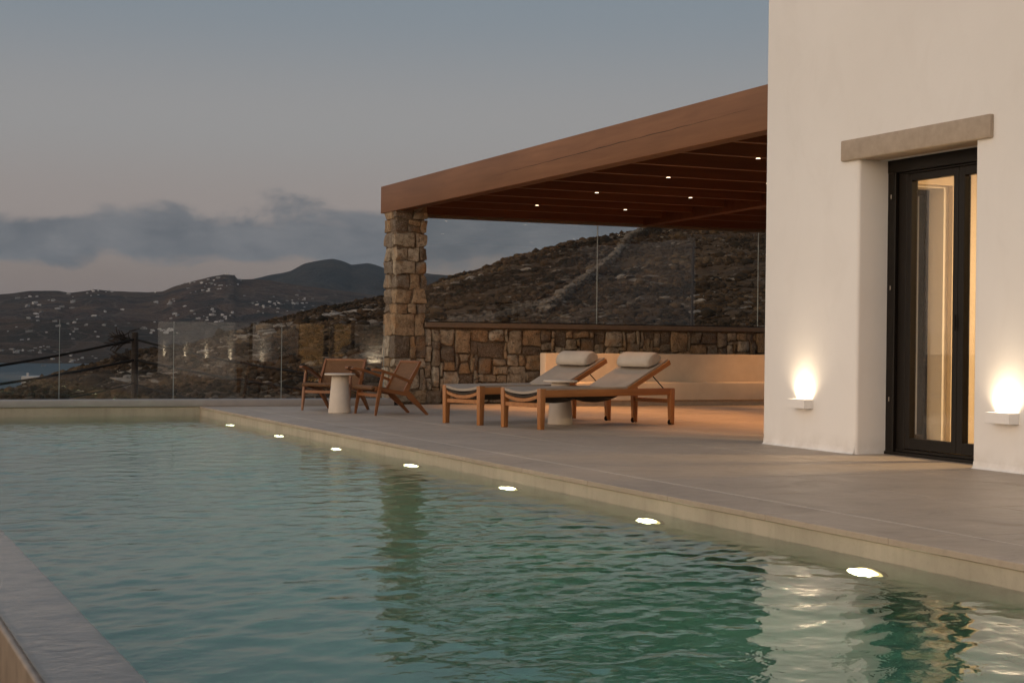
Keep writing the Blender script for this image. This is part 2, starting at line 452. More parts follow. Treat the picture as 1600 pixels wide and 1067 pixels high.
def near_hit(a, t):
    """distance at which the smooth slope is seen under tangent t"""
    tr = tr_of(a); u = 1 - (1 - np.clip((t - T0) / (tr - T0), 0, 1)) ** (1 / 1.9)
    return D0 + u * (Dr_of(a) - D0)

azs = np.concatenate([np.linspace(-3.14, -0.02, 60), np.linspace(0.0, 0.74, 620), np.linspace(0.77, 3.14, 50)])
us = np.linspace(0, 1, 300)
AA, UU = np.meshgrid(azs, us, indexing='ij')
DD = D0 + UU ** 1.15 * (Dr_of(AA) - D0)
ext = np.array([1.5, 4, 8, 15, 25, 45, 75, 120, 180])
AE, EE = np.meshgrid(azs, ext, indexing='ij')
DD = np.concatenate([DD, Dr_of(AE) + EE], 1); AA = np.concatenate([AA, AE], 1)
ZZ = near_z(AA, DD)
# close the sheet under the villa
inner = np.array([[0.0]] * len(azs))
AA = np.concatenate([np.repeat(azs[:, None], 2, 1), AA], 1); DD = np.concatenate([inner, np.full((len(azs), 1), 18.0), DD], 1)
ZZ = np.concatenate([np.full((len(azs), 1), -2.6), np.full((len(azs), 1), -2.2), ZZ], 1)
VV = np.stack([DD * np.sin(AA), DD * np.cos(AA), ZZ], -1).reshape(-1, 3)
nr, nc = AA.shape
idx = np.arange(nr * nc).reshape(nr, nc)
FF = np.stack([idx[:-1, :-1], idx[:-1, 1:], idx[1:, 1:], idx[1:, :-1]], -1).reshape(-1, 4)

def hill_b(g, out):
    co = wpos(g)
    a = g.noise(co, 0.09, 4, 0.6, 0.5); b = g.noise(co, 0.55, 6, 0.65, 0.4); f = g.noise(co, 3.2, 6, 0.7); p = g.noise(g.mapping(co, (1, 1, 2.2)), 0.8, 5, 0.6)
    c = g.mixc(g.mapr(b, 0.36, 0.62, 0, 1), (0.036, 0.022, 0.012), (0.105, 0.064, 0.034))
    c = g.mixc(g.math('MULTIPLY', g.mapr(a, 0.42, 0.62, 0, 1), 0.6), c, (0.092, 0.055, 0.027))
    c = g.mixc(g.math('MULTIPLY', g.mapr(f, 0.5, 0.7, 0, 1), 0.6), c, (0.024, 0.018, 0.011))
    c = g.mixc(g.math('MULTIPLY', g.mapr(p, 0.60, 0.66, 0, 1), 0.75), c, (0.24, 0.195, 0.15))
    principled(g, out, c, 0.95, 0.1, g.math('ADD', b, g.math('MULTIPLY', f, 0.6)), 1.0, 0.35)
HILL = mat('dry_hillside', hill_b)
hill = link('hillside', raw_mesh('hillside', VV, FF, True), HILL, kind='structure')

# scrub: tens of thousands of low cushions, one object of kind stuff
def tinted(name, build_cols, rough=0.95):
    def b(g, out):
        at = g.n('ShaderNodeAttribute'); at.attribute_name = 'tint'
        c = g.ramp(at.outputs['Fac'], build_cols)
        n = g.noise(wpos(g), 6.0, 5, 0.7)
        c = g.mixc(g.mapr(n, 0.35, 0.7, 0, 0.7), c, (0.02, 0.015, 0.010))
        principled(g, out, c, rough, 0.1, n, 0.8, 0.1)
    return mat(name, b)
def ico(sub):
    t = bmesh.new(); bmesh.ops.create_icosphere(t, subdivisions=sub, radius=1.0)
    v = np.array([x.co[:] for x in t.verts]); f = np.array([[q.index for q in x.verts] for x in t.faces]); t.free()
    return v, f
def scatter(name, a, D, size, squash, base_v, base_f, material, tint, jit=0.35, smooth=False, sink=0.15, stretch=None):
    n = len(a); k = len(base_v)
    z = near_z(a, D)
    cen = np.stack([D * np.sin(a), D * np.cos(a), z], -1)
    rot = nrg.uniform(0, 6.28, n)
    V = base_v[None] * (1 + nrg.normal(0, jit, (n, k, 1)))
    st = np.ones((n, 1)) if stretch is None else stretch[:, None]
    vx = V[..., 0] * st; vy = V[..., 1]; vz = V[..., 2] * squash[:, None]
    c, s = np.cos(rot)[:, None], np.sin(rot)[:, None]
    P = np.stack([vx * c - vy * s, vx * s + vy * c, vz], -1) * size[:, None, None] + cen[:, None]
    P[..., 2] += (squash * size * (1 - 2 * sink))[:, None] * 0.5
    F = (base_f[None] + (np.arange(n) * k)[:, None, None]).reshape(-1, 3)
    me = raw_mesh(name, P.reshape(-1, 3), F, smooth)
    at = me.attributes.new('tint', 'FLOAT', 'POINT')
    at.data.foreach_set('value', np.repeat(tint, k).astype(np.float32))
    return link(name, me, material, kind='stuff')
v1, f1 = ico(1); v2, f2 = ico(2)
lowhalf = v1[:, 2] < -0.3
SCRUB = tinted('scrub', [(0.0, (0.016, 0.013, 0.008)), (0.35, (0.042, 0.027, 0.015)), (0.7, (0.082, 0.050, 0.027)), (1.0, (0.15, 0.10, 0.056))])
N = 92000
a = nrg.uniform(0.06, 0.66, N); D = 26 + (Dr_of(a) - 26) * nrg.uniform(0, 1, N) ** 0.8
keep = fbm(D * np.sin(a) / 5, D * np.cos(a) / 5, 3, 21) + nrg.normal(0, 0.18, N) > -0.12
a, D = a[keep], D[keep]; N = len(a)
setp(scatter('scrub', a, D, nrg.lognormal(-1.58, 0.45, N), nrg.uniform(0.4, 0.8, N), v1, f1, SCRUB, np.clip(fbm(D * np.sin(a) / 14, D * np.cos(a) / 14, 2, 5) + nrg.normal(0.45, 0.22, N), 0, 1), 0.25, True), label='low dry brown scrub cushions covering the hillside', cat='scrub')
ROCKM = tinted('hill_rock', [(0.0, (0.085, 0.064, 0.046)), (0.6, (0.175, 0.138, 0.102)), (1.0, (0.30, 0.25, 0.195))], 0.9)
N = 24000
a = nrg.uniform(0.07, 0.66, N); D = 26 + (Dr_of(a) - 26) * nrg.uniform(0, 1, N) ** 0.7
keep = fbm(D * np.sin(a) / 9, D * np.cos(a) / 9, 3, 33) + nrg.normal(0, 0.16, N) > 0.15
a, D = a[keep], D[keep]; N = len(a)
setp(scatter('hillside_rocks', a, D, nrg.lognormal(-1.75, 0.5, N), nrg.uniform(0.3, 0.6, N), v1, f1, ROCKM, nrg.uniform(0, 1, N), 0.22, stretch=nrg.uniform(1.0, 2.2, N)), label='small pale stones lying among the hillside scrub', cat='stones')
# rubble strip at the foot of the dry stone wall
a0 = []; d0 = []
for i in range(2600):
    s = rnd.random(); px = 700 + 175 * s; py = 502 - 26 * s + rnd.gauss(0, 3.0) - 6 * s
    aa = 0.4137 + math.atan((px - 800) / 2500); tt = (524 + (px - 290) * 0.01168 + 2 - py) / 2500
    a0.append(aa); d0.append(float(near_hit(aa, tt)))
a0 = np.array(a0); d0 = np.array(d0)
setp(scatter('rubble_strip', a0, d0, nrg.lognormal(-1.75, 0.35, len(a0)), nrg.uniform(0.5, 0.8, len(a0)), v1, f1, ROCKM, nrg.uniform(0.0, 0.75, len(a0)), 0.2), label='strip of tumbled pale rubble at the foot of the slope', cat='rubble')

# boulders: the outcrops large enough to tell apart
rock_meshes = []
for k in range(7):
    t = bmesh.new(); bmesh.ops.create_icosphere(t, subdivisions=3, radius=1.0)
    for v in t.verts:
        p = v.co.copy(); q = Vector((p.x * 1.3, p.y * 1.1, p.z * 1.3)) + Vector((k * 7.1, k * 3.3, 1.7 * k))
        d = 1 + 0.42 * mnoise.noise(q) + 0.18 * mnoise.noise(q * 2.6) + 0.08 * mnoise.noise(q * 6)
        v.co = Vector((p.x * d * (1.3 + 0.3 * (k % 3)), p.y * d, p.z * d * (0.42 + 0.06 * (k % 4))))
    rock_meshes.append(mesh_of(t, 'boulder'))
def boulder_b(g, out):
    oi = g.n('ShaderNodeObjectInfo'); co = wpos(g)
    n = g.noise(co, 1.6, 6, 0.68, 0.4); f = g.noise(co, 7, 5, 0.7)
    c = g.ramp(oi.outputs['Random'], [(0, (0.20, 0.16, 0.12)), (0.5, (0.29, 0.24, 0.185)), (1, (0.36, 0.31, 0.25))])
    c = g.mixc(g.math('MULTIPLY', g.mapr(n, 0.45, 0.65, 0, 1), 0.75), c, (0.085, 0.062, 0.042))
    principled(g, out, c, 0.9, 0.2, g.math('ADD', n, f), 0.9, 0.12)
BOULD = mat('granite_boulder', boulder_b)
spots = []
def along(px0, py0, px1, py1, n, spread, s0, s1):
    for i in range(n):
        s = rnd.random(); spots.append((px0 + (px1 - px0) * s + rnd.gauss(0, spread), py0 + (py1 - py0) * s + abs(rnd.gauss(0, spread)) * 0.8, rnd.uniform(s0, s1)))
along(330, 535, 600, 470, 26, 7, 0.4, 1.1)
along(660, 452, 860, 402, 20, 6, 0.35, 0.9)
along(120, 600, 300, 575, 16, 7, 0.35, 0.95)
along(160, 585, 230, 560, 8, 6, 0.3, 0.8)
along(300, 545, 420, 520, 10, 8, 0.3, 0.8)
along(560, 555, 600, 535, 8, 6, 0.3, 0.6)
along(860, 400, 1180, 470, 26, 22, 0.25, 0.8)
along(680, 440, 860, 470, 14, 14, 0.25, 0.6)
along(450, 560, 560, 590, 8, 10, 0.2, 0.5)
for px, py, s in spots:
    aa = 0.4137 + math.atan((px - 800) / 2500); tt = (526 + (px - 290) * 0.01168 - py) / 2500
    tt = min(tt, float(tr_of(aa)) - 0.0012)
    d = float(near_hit(aa, tt)); z = float(near_z(aa, d))
    o = link('boulder', rnd.choice(rock_meshes), BOULD, loc=(d * math.sin(aa), d * math.cos(aa), z - 0.02 * s),
             label='pale weathered granite outcrop poking out of the brown hillside scrub', cat='boulder', group='granite outcrops on the near hillside')
    o.rotation_euler = (rnd.gauss(0, 0.12), rnd.gauss(0, 0.12), rnd.gauss(0.5, 0.6)); k = s * 0.85; o.scale = (k * rnd.uniform(1, 1.9), k, k * rnd.uniform(0.55, 0.95))

# dry stone wall climbing the hill
wp = [(846, 492), (874, 470), (905, 444), (939, 418), (952, 408), (970, 389), (984, 375), (1002, 364), (1020, 357)]
pts3 = []
for px, py in wp:
    aa = 0.4137 + math.atan((px - 800) / 2500); tt = (526 + (px - 290) * 0.01168 - py) / 2500
    tt = min(tt, float(tr_of(aa)) - 0.0004)
    d = float(near_hit(aa, tt)); pts3.append(Vector((d * math.sin(aa), d * math.cos(aa), 0)))
SV = []; SF = []; ST = []
tot = sum((b - a_).length for a_, b in zip(pts3, pts3[1:]))
for a_, b in zip(pts3, pts3[1:]):
    L = (b - a_).length; dr = (b - a_).normalized(); nm = Vector((-dr.y, dr.x, 0))
    for i in range(int(L * 19)):
        s = rnd.random() * L; q = a_ + dr * s + nm * rnd.gauss(0, 0.16)
        D_ = math.hypot(q.x, q.y); z = float(near_z(math.atan2(q.x, q.y), D_)) + rnd.uniform(0, 0.95)
        SV.append((q.x, q.y, z)); ST.append(rnd.uniform(0.3, 0.95))
SV = np.array(SV); n = len(SV); k = len(v1)
sz = nrg.lognormal(-1.65, 0.32, n)
P = v1[None] * (1 + nrg.normal(0, 0.16, (n, k, 1))) * sz[:, None, None] * np.array([1.3, 1.3, 0.8]) + SV[:, None]
me = raw_mesh('stone', P.reshape(-1, 3), (f1[None] + (np.arange(n) * k)[:, None, None]).reshape(-1, 3))
at = me.attributes.new('tint', 'FLOAT', 'POINT'); at.data.foreach_set('value', np.repeat(np.array(ST), k).astype(np.float32))
dsw = empty('dry_stone_wall', (pts3[0].x, pts3[0].y, 0), label='old dry stone wall climbing diagonally up the brown hillside', cat='stone wall')
o = link('stone', me, ROCKM, dsw, kind='stuff'); o.matrix_parent_inverse = Matrix.Translation((-pts3[0].x, -pts3[0].y, 0))

# sea
def sea_b(g, out):
    co = wpos(g); n = g.noise(co, 0.06, 6, 0.6)
    principled(g, out, (0.011, 0.033, 0.043), 0.5, 0.22, n, 0.5, 6.0)
SEA = mat('sea_water', sea_b)
t = BM(); bmesh.ops.create_circle(t, cap_ends=True, radius=8800, segments=96)
link('sea', mesh_of(t, 'sea'), SEA, loc=(0, 0, -50.0), kind='structure')

def polar_land(name, tab, D1, D2, t1, material, da=900, du=70, amp=8.0, ramp_pow=1.0, a_rng=(-0.6, 1.1), seed=2):
    TA = np.array(tab)
    az_ = np.linspace(*a_rng, da); u = np.linspace(0, 1, du)
    A, U = np.meshgrid(az_, u, indexing='ij')
    tr = np.interp(A, TA[:, 0], TA[:, 1])
    Dd = D1 + (D2 - D1) * U
    t_ = t1 + (tr - t1) * (1 - (1 - U) ** ramp_pow)
    x = Dd * np.sin(A); y = Dd * np.cos(A)
    z = H + Dd * t_ + amp * np.sin(np.pi * np.clip(U, 0, 1)) ** 0.6 * fbm(x / 260, y / 260, 5, seed) * 2 + 2.0 * fbm(x / 60, y / 60, 3, seed + 4)
    ex = np.array([80, 200, 420, 800])
    Ae, Ee = np.meshgrid(az_, ex, indexing='ij')
    A2 = np.concatenate([A, Ae], 1); D2_ = np.concatenate([Dd, D2 + Ee], 1); Z2 = np.concatenate([z, z[:, -1:] - Ee * 0.28], 1)
    V = np.stack([D2_ * np.sin(A2), D2_ * np.cos(A2), Z2], -1)
    i = np.arange(V.shape[0] * V.shape[1]).reshape(V.shape[:2])
    F = np.stack([i[:-1, :-1], i[:-1, 1:], i[1:, 1:], i[1:, :-1]], -1).reshape(-1, 4)
    link(name, raw_mesh(name, V.reshape(-1, 3), F, True), material, kind='structure')
    def hit(aa, tt):
        k = int(round((aa - a_rng[0]) / (a_rng[1] - a_rng[0]) * (da - 1)))
        el_ = (z[k] - H) / Dd[k]
        j = np.argmax(el_ >= tt) if (el_ >= tt).any() else du - 3
        j = min(max(j, 1), du - 1)
        return Vector((Dd[k, j] * math.sin(aa), Dd[k, j] * math.cos(aa), z[k, j]))
    return hit
FAR = [(-0.7, 0.012), (-0.2, 0.016), (-0.034, 0.017), (0.0503, 0.0217), (0.1037, 0.0236), (0.1092, 0.0241), (0.1201, 0.0258), (0.1367, 0.0265), (0.1441, 0.0255), (0.159, 0.0277), (0.1703, 0.0268), (0.1892, 0.0264), (0.1987, 0.0273), (0.2044, 0.0301), (0.2159, 0.0335), (0.2274, 0.0369), (0.2352, 0.0382), (0.2414, 0.0379), (0.2437, 0.0352), (0.2527, 0.0357), (0.2624, 0.0351), (0.2742, 0.0333), (0.2939, 0.0309), (0.3177, 0.028), (0.3415, 0.0252), (0.3735, 0.02), (0.4535, 0.013), (1.2, 0.0)]
MNT = [(-0.7, 0.0), (0.1, 0.005), (0.2161, 0.0217), (0.2391, 0.0316), (0.2527, 0.0357), (0.2624, 0.0383), (0.2702, 0.0396), (0.2761, 0.0413), (0.2839, 0.0458), (0.2937, 0.0479), (0.3016, 0.0491), (0.3075, 0.0478), (0.3135, 0.0455), (0.3175, 0.046), (0.3234, 0.0467), (0.3294, 0.0454), (0.3342, 0.0438), (0.3493, 0.0421), (0.3589, 0.041), (0.3649, 0.0403), (0.3741, 0.0396), (0.4133, 0.0345), (0.4932, 0.0254), (1.2, 0.0)]
def far_b(c1, c2, c3, sc, lines=1.0):
    def b(g, out):
        co = wpos(g)
        a_ = g.noise(co, 0.0032 * sc, 5, 0.6, 0.4); b_ = g.noise(co, 0.014 * sc, 6, 0.65); f = g.noise(co, 0.06 * sc, 5, 0.7)
        c = g.mixc(g.mapr(a_, 0.38, 0.62, 0, 1), c1, c2)
        c = g.mixc(g.math('MULTIPLY', g.mapr(b_, 0.48, 0.62, 0, 1), 0.7), c, c3)
        c = g.mixc(g.math('MULTIPLY', g.mapr(f, 0.5, 0.65, 0, 1), 0.55), c, tuple(x * 0.5 for x in c1))
        vo = g.n('ShaderNodeTexVoronoi', feature='DISTANCE_TO_EDGE'); vo.inputs['Scale'].default_value = 0.011 * sc
        wa = g.n('ShaderNodeVectorMath', operation='ADD'); g.link(co, wa.inputs[0])
        wn = g.n('ShaderNodeTexNoise'); g.link(co, wn.inputs['Vector']); wn.inputs['Scale'].default_value = 0.02
        ws = g.n('ShaderNodeVectorMath', operation='SCALE'); g.link(wn.outputs[1], ws.inputs[0]); ws.inputs[3].default_value = 45.0
        g.link(ws.outputs[0], wa.inputs[1]); g.link(wa.outputs[0], vo.inputs['Vector'])
        c = g.mixc(g.math('MULTIPLY', g.mapr(vo.outputs['Distance'], 0.0, 0.05, 1, 0), 0.55 * lines), c, (0.13, 0.10, 0.08))
        vc = g.n('ShaderNodeTexVoronoi'); vc.inputs['Scale'].default_value = 0.011 * sc; g.link(wa.outputs[0], vc.inputs['Vector'])
        hs = g.n('ShaderNodeSeparateColor'); g.link(vc.outputs['Color'], hs.inputs[0])
        c = g.mixc(g.math('MULTIPLY', g.mapr(hs.outputs[0], 0.55, 1, 0, 1), 0.75 * lines), c, (0.105, 0.066, 0.043))
        principled(g, out, c, 0.95, 0.05, g.math('ADD', b_, g.math('MULTIPLY', f, 0.4)), 1.0, 25.0)
    return mat('far_land', b)
FARM = far_b((0.030, 0.024, 0.020), (0.075, 0.043, 0.028), (0.014, 0.014, 0.012), 1.0)
MNTM = far_b((0.018, 0.019, 0.020), (0.036, 0.03, 0.026), (0.011, 0.013, 0.015), 0.9, 0.12)
far_hit = polar_land('far_hills', FAR, 2950.0, 4300.0, -0.0174, FARM, ramp_pow=1.25, amp=10)
mnt_hit = polar_land('mountain', MNT, 4700.0, 6400.0, 0.004, MNTM, amp=26, seed=8)

# houses over the bay
def hw_b(g, out):
    oi = g.n('ShaderNodeObjectInfo'); n = g.noise(wpos(g), 0.35, 3)
    c = g.ramp(oi.outputs['Random'], [(0, (0.15, 0.145, 0.14)), (0.4, (0.30, 0.29, 0.28)), (0.8, (0.42, 0.41, 0.40)), (1, (0.55, 0.53, 0.51))])
    c = g.mixc(g.math('MULTIPLY', g.mapr(n, 0.5, 0.6, 0, 1), 0.5), c, (0.08, 0.075, 0.07))
    principled(g, out, c, 0.9, 0.1)
HWHITE = mat('far_whitewash', hw_b)
SEAWHITE = simple('sea_house_whitewash', (0.5, 0.48, 0.46), 0.85, 0.2, 0.5, 0.08)
HDARK = simple('far_window_dark', (0.05, 0.05, 0.05), 0.5)
def house_mesh(k):
    r = random.Random(k); t = BM()
    w_ = r.uniform(6, 9); d_ = r.uniform(6, 9); h_ = r.uniform(3.5, 7.0)
    bx(t, (-w_ / 2, -d_ / 2, -2.5), (w_ / 2, d_ / 2, h_))
    w2 = r.uniform(2.5, 6); s = r.choice((-1, 1))
    bx(t, (s * w_ / 2 * 0.98 if s > 0 else -w_ / 2 - w2, -d_ / 2 + 1.2, -2.5), (w_ / 2 + w2 if s > 0 else -w_ / 2 * 0.98, d_ / 2 - 0.6, h_ * r.uniform(0.55, 0.8)))
    return mesh_of(t, 'far_house')
def win_mesh(k):
    r = random.Random(k); t = BM(); random.Random(k)
    for i in range(3):
        x = -3 + i * 2.4; bx(t, (x, -4.6, 0.3), (x + 1.0, -3.0, 2.1))
    return mesh_of(t, 'window')
HM = [house_mesh(k) for k in range(8)]
def far_house(px, py, group, label, hit=far_hit, sc=1.0):
    aa = 0.4137 + math.atan((px - 800) / 2500); tt = (524.3 + (px - 290) * 0.01168 - 0.0 - py) / 2500
    p = hit(aa, tt)
    o = link('far_house', rnd.choice(HM), HWHITE, loc=p, label=label, cat='house', group=group)
    o.rotation_euler = (0, 0, -aa + rnd.gauss(0, 0.5)); k = sc * rnd.uniform(0.32, 0.85); o.scale = (k * rnd.uniform(0.7, 1.35), k, k * rnd.uniform(0.7, 1.2))
    return o
def cl(n, cx, cy_, sx_, sy_, group, label, sc=1.0):
    for i in range(n): far_house(rnd.gauss(cx, sx_), rnd.gauss(cy_, sy_), group, label, sc=sc)
cl(22, 312, 446, 26, 6, 'houses on the town hilltop', 'tiny white house crowded on the pale hilltop village', 0.8)
cl(16, 352, 440, 18, 6, 'houses on the town hilltop', 'tiny white house crowded on the pale hilltop village', 0.8)
cl(30, 432, 477, 26, 6, 'houses of the valley village', 'tiny white house in the dense village below the mountain', 0.75)
cl(12, 468, 472, 14, 5, 'houses of the valley village', 'tiny white house in the dense village below the mountain', 0.75)
cl(16, 335, 494, 22, 8, 'houses under the village hill', 'tiny white house scattered under the village hill')
cl(10, 152, 458, 9, 3, 'houses on the low ridge', 'tiny white house clustered on the low bare ridge', 0.8)
cl(16, 60, 475, 34, 9, 'houses on the slope across the bay', 'tiny white house dotted on the slope across the bay')
cl(20, 70, 505, 40, 14, 'houses on the slope across the bay', 'tiny white house dotted on the slope across the bay')
cl(10, 140, 517, 25, 9, 'houses on the slope across the bay', 'tiny white house dotted on the slope across the bay')
cl(18, 45, 546, 26, 3.2, 'houses by the bay shore', 'tiny pale house in the row along the far bay shore', 0.9)
cl(12, 120, 558, 14, 5, 'houses by the bay shore', 'tiny pale house in the row along the far bay shore', 0.9)
cl(8, 264, 473, 10, 2, 'houses strung along a terrace', 'tiny white house strung along the hillside terrace road')
cl(12, 262, 517, 20, 3, 'houses strung along a terrace', 'tiny white house strung along the hillside terrace road', 1.2)
cl(12, 240, 496, 50, 12, 'houses strung along a terrace', 'tiny white house strung along the hillside terrace road')

# white house low on the near slope and a boat out in the bay
def at_dir(px, py, D):
    q = fw + rt * ((px - 800) / 2500) - up * ((py - 533.5) / 2500)
    k = D / math.hypot(q.x, q.y)
    return Vector((q.x * k, q.y * k, H + q.z * k))
p0 = at_dir(33, 612, 320); p1 = at_dir(71, 601, 326)
sh = empty('seaside_house', (p0.x, p0.y, p0.z), -0.16, label='low white flat roofed house by the sea below the hillside', cat='house')
L = (p1.xy - p0.xy).length
t = BM(); bx(t, (0, 0, -3), (L, 6.0, 2.9)); link('wall', mesh_of(t, 'wall'), SEAWHITE, sh)
t = BM(); bx(t, (L + 0.02, 0.8, -3), (L + 3.6, 5.2, 2.0)); link('annex', mesh_of(t, 'annex'), HWHITE, sh)
t = BM(); bx(t, (0.9, 1.2, 2.93), (1.3, 1.6, 3.6)); link('chimney', mesh_of(t, 'chimney'), HWHITE, sh)
pb = at_dir(68, 568.5, 2700); pb.z = -50
boat = empty('sailing_boat', pb, 0.3, label='small pale sailing boat anchored in the dark bay', cat='boat')
t = BM()
hexa(t, [(-3.2, -0.7, 0.1), (3.4, -0.15, 0.1), (3.4, 0.15, 0.1), (-3.2, 0.7, 0.1), (-3.6, -1.2, 1.3), (4.6, -0.2, 1.5), (4.6, 0.2, 1.5), (-3.6, 1.2, 1.3)]); link('hull', mesh_of(t, 'hull'), HWHITE, boat)
t = BM(); tube(t, [(0.4, 0, 1.3), (0.4, 0, 9.5)], 0.09); link('mast', mesh_of(t, 'mast'), HWHITE, boat)
t = BM(); bx(t, (-2.4, -0.6, 1.35), (0.2, 0.6, 2.1), 0.15); link('cabin', mesh_of(t, 'cabin'), HWHITE, boat)

# air
def haze_b(g, out):
    v = g.n('ShaderNodeVolumePrincipled'); v.inputs['Color'].default_value = (0.66, 0.84, 1.0, 1); v.inputs['Density'].default_value = 1.9e-5; v.inputs['Anisotropy'].default_value = 0.0
    g.link(v.outputs[0], out.inputs['Volume'])
t = BM(); bx(t, (-9200, -9200, -52), (9200, 9200, 420)); link('haze', mesh_of(t, 'haze'), mat('haze_air', haze_b), kind='stuff')

# ------------------------------------------------------------------ pool
XI, XO, XP, XJ = 0.898, 0.604, 4.46, 4.863
YF, YN = 19.76, -3.0
ZW, ZF = -0.111, -1.45
pool = empty('pool', (0, 0, 0), kind='structure')
t = BM(); bx(t, (XI, YN, ZF - 0.3), (XP, YF, ZF)); link('pool_floor', mesh_of(t, 'pool_floor'), simple('pool_floor_plaster', (0.52, 0.49, 0.43), 0.7, 0.3, 2.0, 0.12, 0.1, 0.005), pool)
t = BM(); bx(t, (XP, YN, ZF - 0.3), (XJ - 0.02, YF, -0.032)); link('pool_wall', mesh_of(t, 'pool_wall'), POOLP, pool)
t = BM(); bx(t, (-1.0, YF, ZF - 0.3), (XJ - 0.02, YF + 0.42, -0.004)); link('pool_end_wall', mesh_of(t, 'pool_end_wall'), POOLP, pool)
t = BM(); bx(t, (XO, YN - 0.4, ZF - 0.3), (XP, YN, -0.05)); link('pool_end_wall', mesh_of(t, 'pool_end_wall'), POOLP, pool)
t = BM(); bx(t, (XO, YN, ZF - 0.6), (XI, YF, -0.126), 0.012, 3); link('overflow_wall', mesh_of(t, 'overflow_wall', 30), WET, pool)

# water: one closed body with a rippled top, slightly let into the walls
def water_b(g, out):
    co = wpos(g)
    n = g.noise(g.mapping(co, (1, 1, 1)), 11.0, 3, 0.55, 0.4)
    patch = g.mapr(g.noise(co, 0.55, 3, 0.5), 0.38, 0.62, 0.35, 1.25)
    p = g.n('ShaderNodeBsdfPrincipled')
    p.inputs['Base Color'].default_value = (1, 1, 1, 1); p.inputs['Roughness'].default_value = 0.015; p.inputs['IOR'].default_value = 1.333; p.inputs['Transmission Weight'].default_value = 1.0
    b = g.n('ShaderNodeBump'); b.inputs['Distance'].default_value = 0.0035; g.link(patch, b.inputs['Strength']); g.link(n, b.inputs['Height']); g.link(b.outputs[0], p.inputs['Normal'])
    g.link(p.outputs[0], out.inputs[0])
    v = g.n('ShaderNodeVolumeAbsorption'); v.inputs[0].default_value = (0.05, 0.745, 0.575, 1); v.inputs[1].default_value = 0.46
    g.link(v.outputs[0], out.inputs['Volume'])
WATER = mat('pool_water', water_b)
gx = np.linspace(XO + 0.016, XP + 0.012, 150)
gy = np.concatenate([np.linspace(YN - 0.01, 2.2, 30), np.linspace(2.23, YF + 0.012, 700)])
GX, GY = np.meshgrid(gx, gy, indexing='ij')
hgt = np.zeros_like(GX)
for i in range(46):
    lam = 0.05 * (0.42 / 0.05) ** nrg.random(); th = nrg.normal(1.95, 0.75)
    kx, ky = 2 * math.pi / lam * math.cos(th), 2 * math.pi / lam * math.sin(th)
    hgt += 0.00062 * lam ** 0.85 * 1.6 * np.sin(kx * GX + ky * GY + nrg.uniform(0, 6.28))
calm = 0.45 + 0.9 * np.clip(fbm(GX / 2.4, GY / 3.2, 3, 77) + 0.45, 0, 1.2)
rough = np.exp(-((GY - 13.2 + 0.8 * (GX - 2.5)) / 2.6) ** 2) * np.clip((4.2 - GX) / 1.4, 0, 1) * np.clip(0.6 + 1.6 * fbm(GX / 1.1, GY / 1.6, 3, 91), 0, 1.3)
hgt *= calm * (1 + 1.3 * rough) * np.clip((XP - GX) / 0.5, 0.35, 1)
hgt += 0.0042 * rough * fbm(GX / 0.22, GY / 0.16, 3, 51)
gz = ZW + hgt
edge = GX < XI
gz = np.where(edge, ZW - 0.003 + hgt * 0.35, gz)
V = np.stack([GX, GY, gz], -1).reshape(-1, 3)
nx, ny = GX.shape; ii = np.arange(nx * ny).reshape(nx, ny)
F = [np.stack([ii[:-1, :-1], ii[1:, :-1], ii[1:, 1:], ii[:-1, 1:]], -1).reshape(-1, 4)]
Vb = V.copy(); Vb[:, 2] = ZF - 0.05
rim = np.concatenate([ii[:, 0], ii[-1, 1:], ii[::-1, -1][1:], ii[0, ::-1][1:-1]])
nb = len(V); V2 = np.concatenate([V, Vb[rim]]); kb = np.arange(len(rim)) + nb
nxt = np.roll(np.arange(len(rim)), -1)
F.append(np.stack([rim, kb, kb[nxt], rim[nxt]], -1))
me = bpy.data.meshes.new('pool_water')
faces = np.concatenate(F).tolist() + [kb[::-1].tolist()]
me.from_pydata(V2.tolist(), [], faces)
sm = np.ones(len(faces), bool); sm[len(F[0]):] = False
me.polygons.foreach_set('use_smooth', sm); me.update()
bmw = BM(); bmw.from_mesh(me); bmesh.ops.recalc_face_normals(bmw, faces=bmw.faces); bmw.to_mesh(me); bmw.free()
link('pool_water', me, WATER, kind='structure')

# coping stones and terrace tiles
deck = empty('terrace', (0, 0, 0), kind='structure')
t = BM(); bx(t, (XJ - 0.02, -3, -0.5), (16.0, 20.8, -0.016)); link('deck_bed', mesh_of(t, 'deck_bed'), DGROUT, deck)
t = BM(); bx(t, (0, 0, -0.032), (XJ - XP + 0.006, 1.008, 0), 0.004); cop_me = mesh_of(t, 'coping_stone'); cop_me.materials.append(DECK)
y = 4.0 - 0.12 - 3.03
first = True
while y < 20.0:
    y1 = min(1.008, YF - 0.004 - y)
    if y1 < 0.05: break
    o = link('coping_stone', cop_me, None, deck, (XP - 0.012, y, 0)); o.scale = (1, y1 / 1.008, 1)
    y += 1.0105
t = BM(); bx(t, (XJ - 0.004, -2.5, -0.02), (XJ + 0.011, YF + 0.2, -0.0008)); link('grout_line', mesh_of(t, 'grout_line'), GROUT, deck)
t = BM(); bx(t, (0, 0, -0.02), (1.005, 1.005, 0), 0.003); tile_me = mesh_of(t, 'tile'); tile_me.materials.append(DECK)
for i in range(9):
    for j in range(17):
        x0 = XJ + 0.012 + i * 1.0105; y0 = 3.84 - 0.0 + (j - 1) * 1.0105 - 0.01
        if x0 > 7.9 and y0 + 1 < 11.75: continue
        if y0 > 19.9: continue
        o = link('tile', tile_me, None, deck, (x0, y0, rnd.gauss(0, 0.0006)))
        if y0 + 1.0065 > 20.25: o.scale = (1, (20.25 - y0) / 1.0065, 1)

